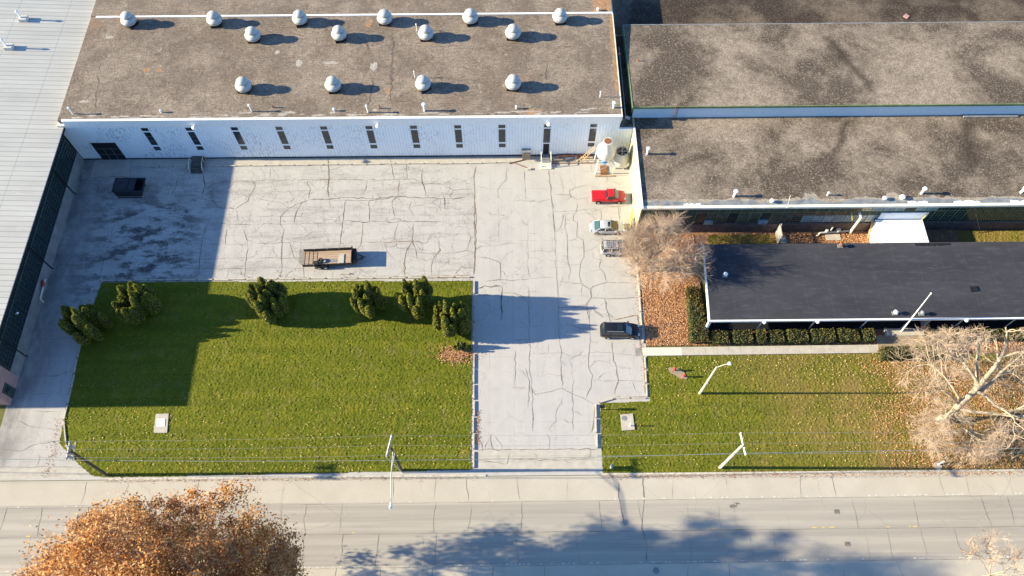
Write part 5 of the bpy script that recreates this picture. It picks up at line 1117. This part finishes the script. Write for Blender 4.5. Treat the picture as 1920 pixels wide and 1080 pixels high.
# ------------------------------------------------------------ conifers, hedges
def ico(sub):
    import bmesh
    bm = bmesh.new(); bmesh.ops.create_icosphere(bm, subdivisions=sub, radius=1); V = np.array([v.co[:] for v in bm.verts]); F = np.array([[v.index for v in f.verts] for f in bm.faces]); bm.free(); return V, F
IV, IF = ico(3)
def conifer(x, y, H, R, nl, label, lean=(0, 0), name='conifer'):
    t_ = thing(name, label, 'conifer', (x, y+.9, 0), 0, 'lumpy conifers on the left lawn')
    Vs = []; Fs = []; off = 0; LC = []
    for i in range(nl):
        a = i*2.4+rng.normal(0, .3); q = math.sqrt((i+.3)/nl); r = R*.92*q
        cx, cy = r*math.cos(a)*1.0, r*math.sin(a)*.9; top = H*(1-.38*q*q)*rng.uniform(.80, 1.08); bot = max(.0, (.1+.1*q)*H*rng.random())
        hz = (top-bot)/2; cz = (top+bot)/2; rr = R*rng.uniform(.20, .29)
        d = 1+.22*np.sin(IV[:, 0]*5+i)*np.cos(IV[:, 2]*7+i*2)+rng.normal(0, .05, len(IV))
        taper = np.clip(1.1-.35*(IV[:, 2]*.5+.5)**1.4, .3, 2)
        S_ = np.column_stack([IV[:, 0]*rr*d*taper, IV[:, 1]*rr*d*taper, IV[:, 2]*hz])+np.array([cx, cy, cz]); S_[:, 0] += (S_[:, 2]/H)*(cx*.35); S_[:, 1] += (S_[:, 2]/H)*(cy*.3)
        Vs.append(S_); Fs.append(IF+off); off += len(IV)
        n = int(1900*rr*(hz/2.5)); u = rng.normal(0, 1, (n, 3)); u /= np.linalg.norm(u, axis=1)[:, None]
        # fluffy clumps following bumps
        cl = 1+.16*np.sin(u[:, 0]*9+i)*np.sin(u[:, 1]*8+2*i)*np.sin(u[:, 2]*16+i)
        tp_ = np.clip(1.1-.35*(u[:, 2]*.5+.5)**1.4, .3, 2)
        P = np.column_stack([u[:, 0]*rr*1.12*cl*tp_, u[:, 1]*rr*1.12*cl*tp_, u[:, 2]*hz*1.04])+np.array([cx, cy, cz]); P[:, 0] += (P[:, 2]/H)*(cx*.35); P[:, 1] += (P[:, 2]/H)*(cy*.3); LC.append(P)
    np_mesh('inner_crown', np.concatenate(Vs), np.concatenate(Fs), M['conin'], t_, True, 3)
    V, F = quads(np.concatenate(LC), .13, 0, 1.3); np_mesh('foliage', V, F, M['conifer'], t_)
    b = MB(); b.tube([(0, 0, -.1), (0, 0, .18*H)], [.045*H, .03*H], 8); part(b, 'trunk', M['trunk'], t_)
    return t_
conifer(-53.9, 40.9, 6.2, 2.3, 17, 'lumpy dark conifer at the left lawn corner beside the lane, leftmost of all')
conifer(-47.7, 43.5, 6.2, 2.3, 16, 'lumpy dark conifer in the deep shade, second from the left')
conifer(-31.0, 43.7, 6.6, 2.4, 17, 'broad lumpy conifer standing alone mid lawn, lit on its left side')
conifer(-18.2, 43.6, 6.6, 1.9, 16, 'narrow conifer just left of the tallest conifer of the right group')
conifer(-11.9, 43.6, 7.8, 2.1, 18, 'tallest conifer with pointed top in the right group by the parking blocks')
conifer(-7.4, 40.8, 6.4, 2.1, 20, 'knobbly conifer at the lawn corner beside the driveway, rightmost of the tall ones')
conifer(-6.35, 37.9, 2.2, .8, 6, 'small conifer sapling in orange litter at the foot of the knobbly corner conifer')

def hedge(poly, h, label, n=None, group='clipped hedges'):
    P = np.array(poly); cx, cy = P.mean(0); t_ = thing('hedge', label, 'hedge', (cx, cy, 0), 0, group)
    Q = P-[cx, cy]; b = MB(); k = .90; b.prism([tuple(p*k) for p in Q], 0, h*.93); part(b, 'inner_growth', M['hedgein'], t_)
    ar = abs(sum(Q[i][0]*Q[(i+1) % len(Q)][1]-Q[(i+1) % len(Q)][0]*Q[i][1] for i in range(len(Q))))/2
    per = sum(np.linalg.norm(Q[i]-Q[(i+1) % len(Q)]) for i in range(len(Q)))
    n1 = int(ar*95); T = scatter([tuple(p) for p in Q], n1); z = h+rng.normal(0, .06, n1)+.05*np.sin(T[:, 0]*4)*np.sin(T[:, 1]*5); C = [np.column_stack([T, z])]
    for i in range(len(Q)):
        a, c = Q[i], Q[(i+1) % len(Q)]; l = np.linalg.norm(c-a); m_ = int(l*h*90); u = rng.random(m_)[:, None]; p = a+(c-a)*u+rng.normal(0, .06, (m_, 2)); C.append(np.column_stack([p, rng.random(m_)*h]))
    V, F = quads(np.concatenate(C), .13); np_mesh('leaves', V, F, M['hedge'], t_)
def hrect(x0, x1, y0, y1): return [(x0, y0), (x1, y0), (x1, y1), (x0, y1)]
hedge([(23.0, 39.15), (25.3, 39.15), (24.9, 46.8), (23.4, 46.8)], 1.3, 'deep clipped hedge running up the left side of the office')
hx_ = [((1333, 1368), 1.0, 'low sparse hedge block just right of the office corner post'), ((1373, 1412), 1.1, 'hedge block second along the office front from the left'), ((1416, 1437), 1.3, 'small round golden-tipped hedge bush in the office front row'),
 ((1441, 1471), 1.1, 'dark hedge block between the golden bush and the first square hedge'), ((1474, 1515), 1.3, 'first squarely clipped hedge block of the office front row'), ((1519, 1566), 1.3, 'widest squarely clipped hedge block of the office front row'), ((1569, 1611), 1.3, 'squarely clipped hedge block second from the office entrance'), ((1614, 1641), 1.3, 'short clipped hedge block right beside the office entrance slab')]
for (a, c), h, lb in hx_: xa = G(a, 640, .6)[0]+.16; xc = G(c, 640, .6)[0]-.16; hedge(hrect(xa, xc, 38.95, 40.45), h, lb)
hedge([G(1645, 676), G(1768, 674), G(1768, 655), G(1645, 657)], 1.35, 'long thick hedge in front of the entrance slab')
hedge([G(1740, 652), G(1765, 652), G(1768, 628), G(1738, 628)], 1.35, 'hedge return joining the entrance hedge to the porch')
hedge([G(1768, 640), G(1790, 640), G(1790, 625), G(1768, 625)], 1.2, 'dark hedge block right of the entrance hedge return')
hedge([G(1792, 641), G(1822, 641), G(1822, 625), G(1792, 625)], 1.2, 'yellowish hedge block behind the top of the big bare tree')
hedge([G(1840, 640), G(1872, 640), G(1872, 624), G(1840, 624)], 1.2, 'hedge block under the tree tips left of the last front hedge')
hedge([G(1885, 640), G(1990, 640), G(1990, 624), G(1885, 624)], 1.2, 'last hedge block at the right edge of the office front')

# ------------------------------------------------------------ bare trees and the autumn tree
def seg_mesh(name, S0, S1, R0, R1, mat, parent, n=4):
    S0, S1 = np.array(S0), np.array(S1); R0, R1 = np.array(R0), np.array(R1); T = S1-S0; L = np.linalg.norm(T, axis=1)[:, None]; T = T/np.maximum(L, 1e-6)
    ref = np.where(np.abs(T[:, 2:3]) < .9, np.array([[0, 0, 1.]]), np.array([[1., 0, 0]])); A = np.cross(T, ref); A /= np.linalg.norm(A, axis=1)[:, None]; Bv = np.cross(T, A)
    an = 2*np.pi*np.arange(n)/n; ring = A[:, None]*np.cos(an)[None, :, None]+Bv[:, None]*np.sin(an)[None, :, None]
    S0 = S0-T*(R0[:, None]*.6)
    V = np.concatenate([S0[:, None]+ring*R0[:, None, None], S1[:, None]+ring*R1[:, None, None]], 1).reshape(-1, 3)
    base = (np.arange(len(T))*2*n)[:, None]; k = np.arange(n); F = np.stack([base+k, base+(k+1) % n, base+n+(k+1) % n, base+n+k], -1).reshape(-1, 4)
    return np_mesh(name, V, F, mat, parent, smooth=True)
def grow(seeds, maxd, spread=.55, up=.10, ratio=.72, kids=(2, 3), segl=3, rmin=.008, wob=.16, decay=.76, side=.5):
    """seeds: (pos, dir, length, radius, depth). returns segment arrays and tips"""
    S0 = []; S1 = []; R0 = []; R1 = []; tips = []; st = list(seeds)
    while st:
        p, d, l, r, k = st.pop(); d = d/np.linalg.norm(d); r1 = max(r*ratio, rmin); pp = p
        for s in range(segl):
            d = d+rng.normal(0, wob, 3); d[2] += up*.4; d /= np.linalg.norm(d)
            q = pp+d*l/segl; a, c = r+(r1-r)*s/segl, r+(r1-r)*(s+1)/segl; S0.append(pp); S1.append(q); R0.append(a); R1.append(c)
            if k < maxd and s < segl-1 and rng.random() < side and k > 0:
                v = rng.normal(0, 1, 3); v -= d*(v@d); v /= np.linalg.norm(v); st.append((q, d*.6+v*.8, l*.62, c*.5, k+1))
            pp = q
        if k >= maxd: tips.append((pp, d)); continue
        for j in range(rng.integers(kids[0], kids[1]+1)):
            v = rng.normal(0, 1, 3); v -= d*(v@d); v /= np.linalg.norm(v); nd = d+v*spread*rng.uniform(.6, 1.3); nd[2] += up; st.append((pp, nd, l*decay*rng.uniform(.8, 1.15), r1*.8, k+1))
    return np.array(S0), np.array(S1), np.array(R0), np.array(R1), tips
def bare_tree(name, label, x, y, seeds, maxd, split, kw, trunkpts=None, tr=None, twigr=.011, group=None, bark='bark', twm='twig', tuft=4, clip=None):
    t_ = thing(name, label, 'tree', (x, y, 0), 0, group)
    S0, S1, R0, R1, tips = grow(seeds, maxd, **kw)
    if clip: ok = clip(S1); S0, S1, R0, R1 = S0[ok], S1[ok], R0[ok], R1[ok]
    th = R0 > split
    b = MB()
    if trunkpts: b.tube(trunkpts, tr, 12)
    if trunkpts: part(b, 'trunk', M[bark], t_, True)
    seg_mesh('branches', S0[th], S1[th], R0[th], R1[th], M[bark], t_, 6)
    A, B_, C_, D_ = [S0[~th]], [S1[~th]], [R0[~th]], [R1[~th]]
    if clip: tips = [q for q in tips if clip(q[0][None])[0]]
    tp_ = np.array([q[0] for q in tips]); td = np.array([q[1] for q in tips])
    for k in range(tuft):   # fine twig sprays at every tip
        dd = td+rng.normal(0, .45, td.shape); dd /= np.linalg.norm(dd, axis=1)[:, None]; l = rng.uniform(.3, .85, len(td))[:, None]; q = tp_+dd*l
        st_ = tp_-td*rng.uniform(0, .5, len(td))[:, None]; A.append(st_); B_.append(q); C_.append(np.full(len(td), twigr)); D_.append(np.full(len(td), twigr*.55))
    seg_mesh('twigs', np.concatenate(A), np.concatenate(B_), np.concatenate(C_), np.concatenate(D_), M[twm], t_, 3)
    return t_, tips
rng = np.random.default_rng(5)
# multi-stemmed bare tree over the parking bays
sd = []
for k in range(15):
    a = k*2.4; el = rng.uniform(.22, 1.15) if k else 1.4; d = np.array([math.cos(a)*math.cos(el), math.sin(a)*math.cos(el), math.sin(el)]); sd.append((np.array([.15*math.cos(a), .15*math.sin(a), 1.5+rng.random()]), d, 2.1*rng.uniform(.85, 1.1), .12, 0))
bare_tree('bare_tree', 'bare multi-stemmed tree with fine pinkish twigs spreading over the parked cars and leaf bed', 19.0, 50.0, sd, 5, .035, dict(spread=.45, up=.035, kids=(2, 3), decay=.80, wob=.12, side=.5), [(0, 0, -.1), (.05, 0, 1.2), (0, .1, 2.6)], [.5, .38, .28], twigr=.010, bark='bark', tuft=2, clip=lambda S: (S[:, 0] > -4.2) | (np.sin(S[:, 1]*31+S[:, 2]*17) > .5))
rng = np.random.default_rng(8)
# big pale sycamore at the right edge
sd = []
def V3(*a): return np.array(a, float)
sd = [(V3(2.3, 2.2, 6.3), V3(.8, .6, .7), 4.0, .29, 0), (V3(1.6, 1.4, 4.8), V3(.95, .35, .5), 4.6, .25, 0), (V3(.6, .3, 2.8), V3(.7, -.8, .3), 3.0, .15, 0), (V3(.5, .2, 2.4), V3(.35, -.9, .35), 2.3, .17, 0), (V3(.9, .7, 3.4), V3(-.95, .25, .5), 4.0, .17, 0),
 (V3(1.0, .8, 3.8), V3(-.7, .8, .8), 3.3, .17, 0), (V3(2.0, 2.0, 5.8), V3(.15, 1.0, .75), 3.9, .25, 0), (V3(.8, .5, 3.0), V3(1, -.15, .35), 4.6, .23, 0), (V3(2.3, 2.2, 6.2), V3(-.35, .8, .9), 3.6, .2, 0), (V3(.5, .2, 2.6), V3(-.9, -.25, .4), 2.6, .13, 0), (V3(.6, .3, 3.0), V3(-.3, -.9, .4), 2.2, .12, 0), (V3(2, 1.8, 5.5), V3(.9, -.2, .5), 3.8, .2, 0)]
sy_, _ = bare_tree('sycamore_tree', 'large pale leafless sycamore leaning over the lawn at the right edge', 52.4, 28.7, sd, 5, .045, dict(spread=.62, up=.05, kids=(2, 3), decay=.77, wob=.20, side=.45), [(-.15, -.1, -.1), (.15, .05, 1.2), (.7, .5, 3.0), (1.5, 1.3, 4.6), (2.4, 2.3, 6.5)], [.56, .46, .39, .35, .30], twigr=.0105, tuft=3, clip=lambda S: ((S[:, 1]+28.7)*92/(92-S[:, 2]) < 40.6+.6*np.sin(S[:, 0]*2)) & (S[:, 1] > -6.0) & ((S[:, 0]+52.4)*92/(92-S[:, 2]) > 48.3))
# small bare tree at the bottom right
sd = [(V3(0, 0, 3.0), V3(.1*math.cos(k*2.1), .1*math.sin(k*2.1), 1)+V3(.75*math.cos(k*2.1), .75*math.sin(k*2.1), 0), 1.75, .07, 0) for k in range(5)]
bare_tree('bare_tree', 'small thin leafless tree with reddish twigs at the bottom right corner', 51.6, 10.4, sd, 4, .02, dict(spread=.42, up=.1, kids=(2, 2), decay=.78, wob=.12, side=.4), [(0, 0, 0), (0, 0, 3.0)], [.13, .09], twigr=.02, tuft=4, bark='bark')
# autumn tree, lower left
rng = np.random.default_rng(21)
def autumn(x, y, sd, maxd, label, nleaf, tp, tr, size=.185, env=((-.1, -.4, 16.2), (11.8, 10.7, 12.6))):
    t_ = thing('autumn_tree', label, 'tree', (x, y, 0), 0, 'orange trees south of the road')
    S0, S1, R0, R1, tips = grow(sd, maxd, spread=.52, up=.09, kids=(2, 3), decay=.80, wob=.15, side=.5)
    ok = (((S1-env[0])/env[1])**2).sum(1) < .95; S0, S1, R0, R1 = S0[ok], S1[ok], R0[ok], R1[ok]
    b = MB(); b.tube(tp, tr, 12); part(b, 'trunk', M['bark'], t_, True)
    seg_mesh('branches', S0, S1, R0, R1, M['bark'], t_, 4)
    nc = 1100; u = rng.normal(0, 1, (nc*3, 3)); u /= np.linalg.norm(u, axis=1)[:, None]; u = u[u[:, 2] > -.75][:nc]
    rr = rng.uniform(.08, 1.0, (nc, 1))**.6; lump = 1+.13*np.sin(u[:, :1]*5)*np.cos(u[:, 1:2]*6)+.08*np.sin(u[:, 2:]*9)
    cc = u*rr*lump*np.array(env[1])+np.array(env[0])
    tp_ = np.array([q[0] for q in tips]); ok = (((tp_-env[0])/env[1])**2).sum(1) < 1.05; tp_ = tp_[ok][:120]; cc = np.concatenate([cc, tp_])
    gap = np.sin(cc[:, 0]*.55+1.3)*np.cos(cc[:, 1]*.6+.4)+.4*np.sin(cc[:, 2]*.8); cc = cc[gap > -.6]
    cs = rng.uniform(.28, .75, len(cc)); k = rng.integers(0, len(cc), nleaf); C = cc[k]+rng.normal(0, 1, (nleaf, 3))*cs[k][:, None]*[1, 1, .7]
    V, F = quads(C, size); np_mesh('foliage', V, F, M['autumn'], t_)
sd = []
for k in range(9):
    a = k*2.4+.4; el = rng.uniform(.35, 1.0) if k else 1.45; sd.append((V3(.3*math.cos(a), .3*math.sin(a), 5+rng.random()*3), V3(math.cos(a)*math.cos(el), math.sin(a)*math.cos(el), math.sin(el)), 5.2*rng.uniform(.9, 1.1), .26, 0))
autumn(-31.2, 6.9, sd, 4, 'large orange-leaved autumn tree overhanging the road at the bottom left', 190000, [(0, 0, -.1), (.1, 0, 4), (0, .1, 8)], [.6, .45, .3])
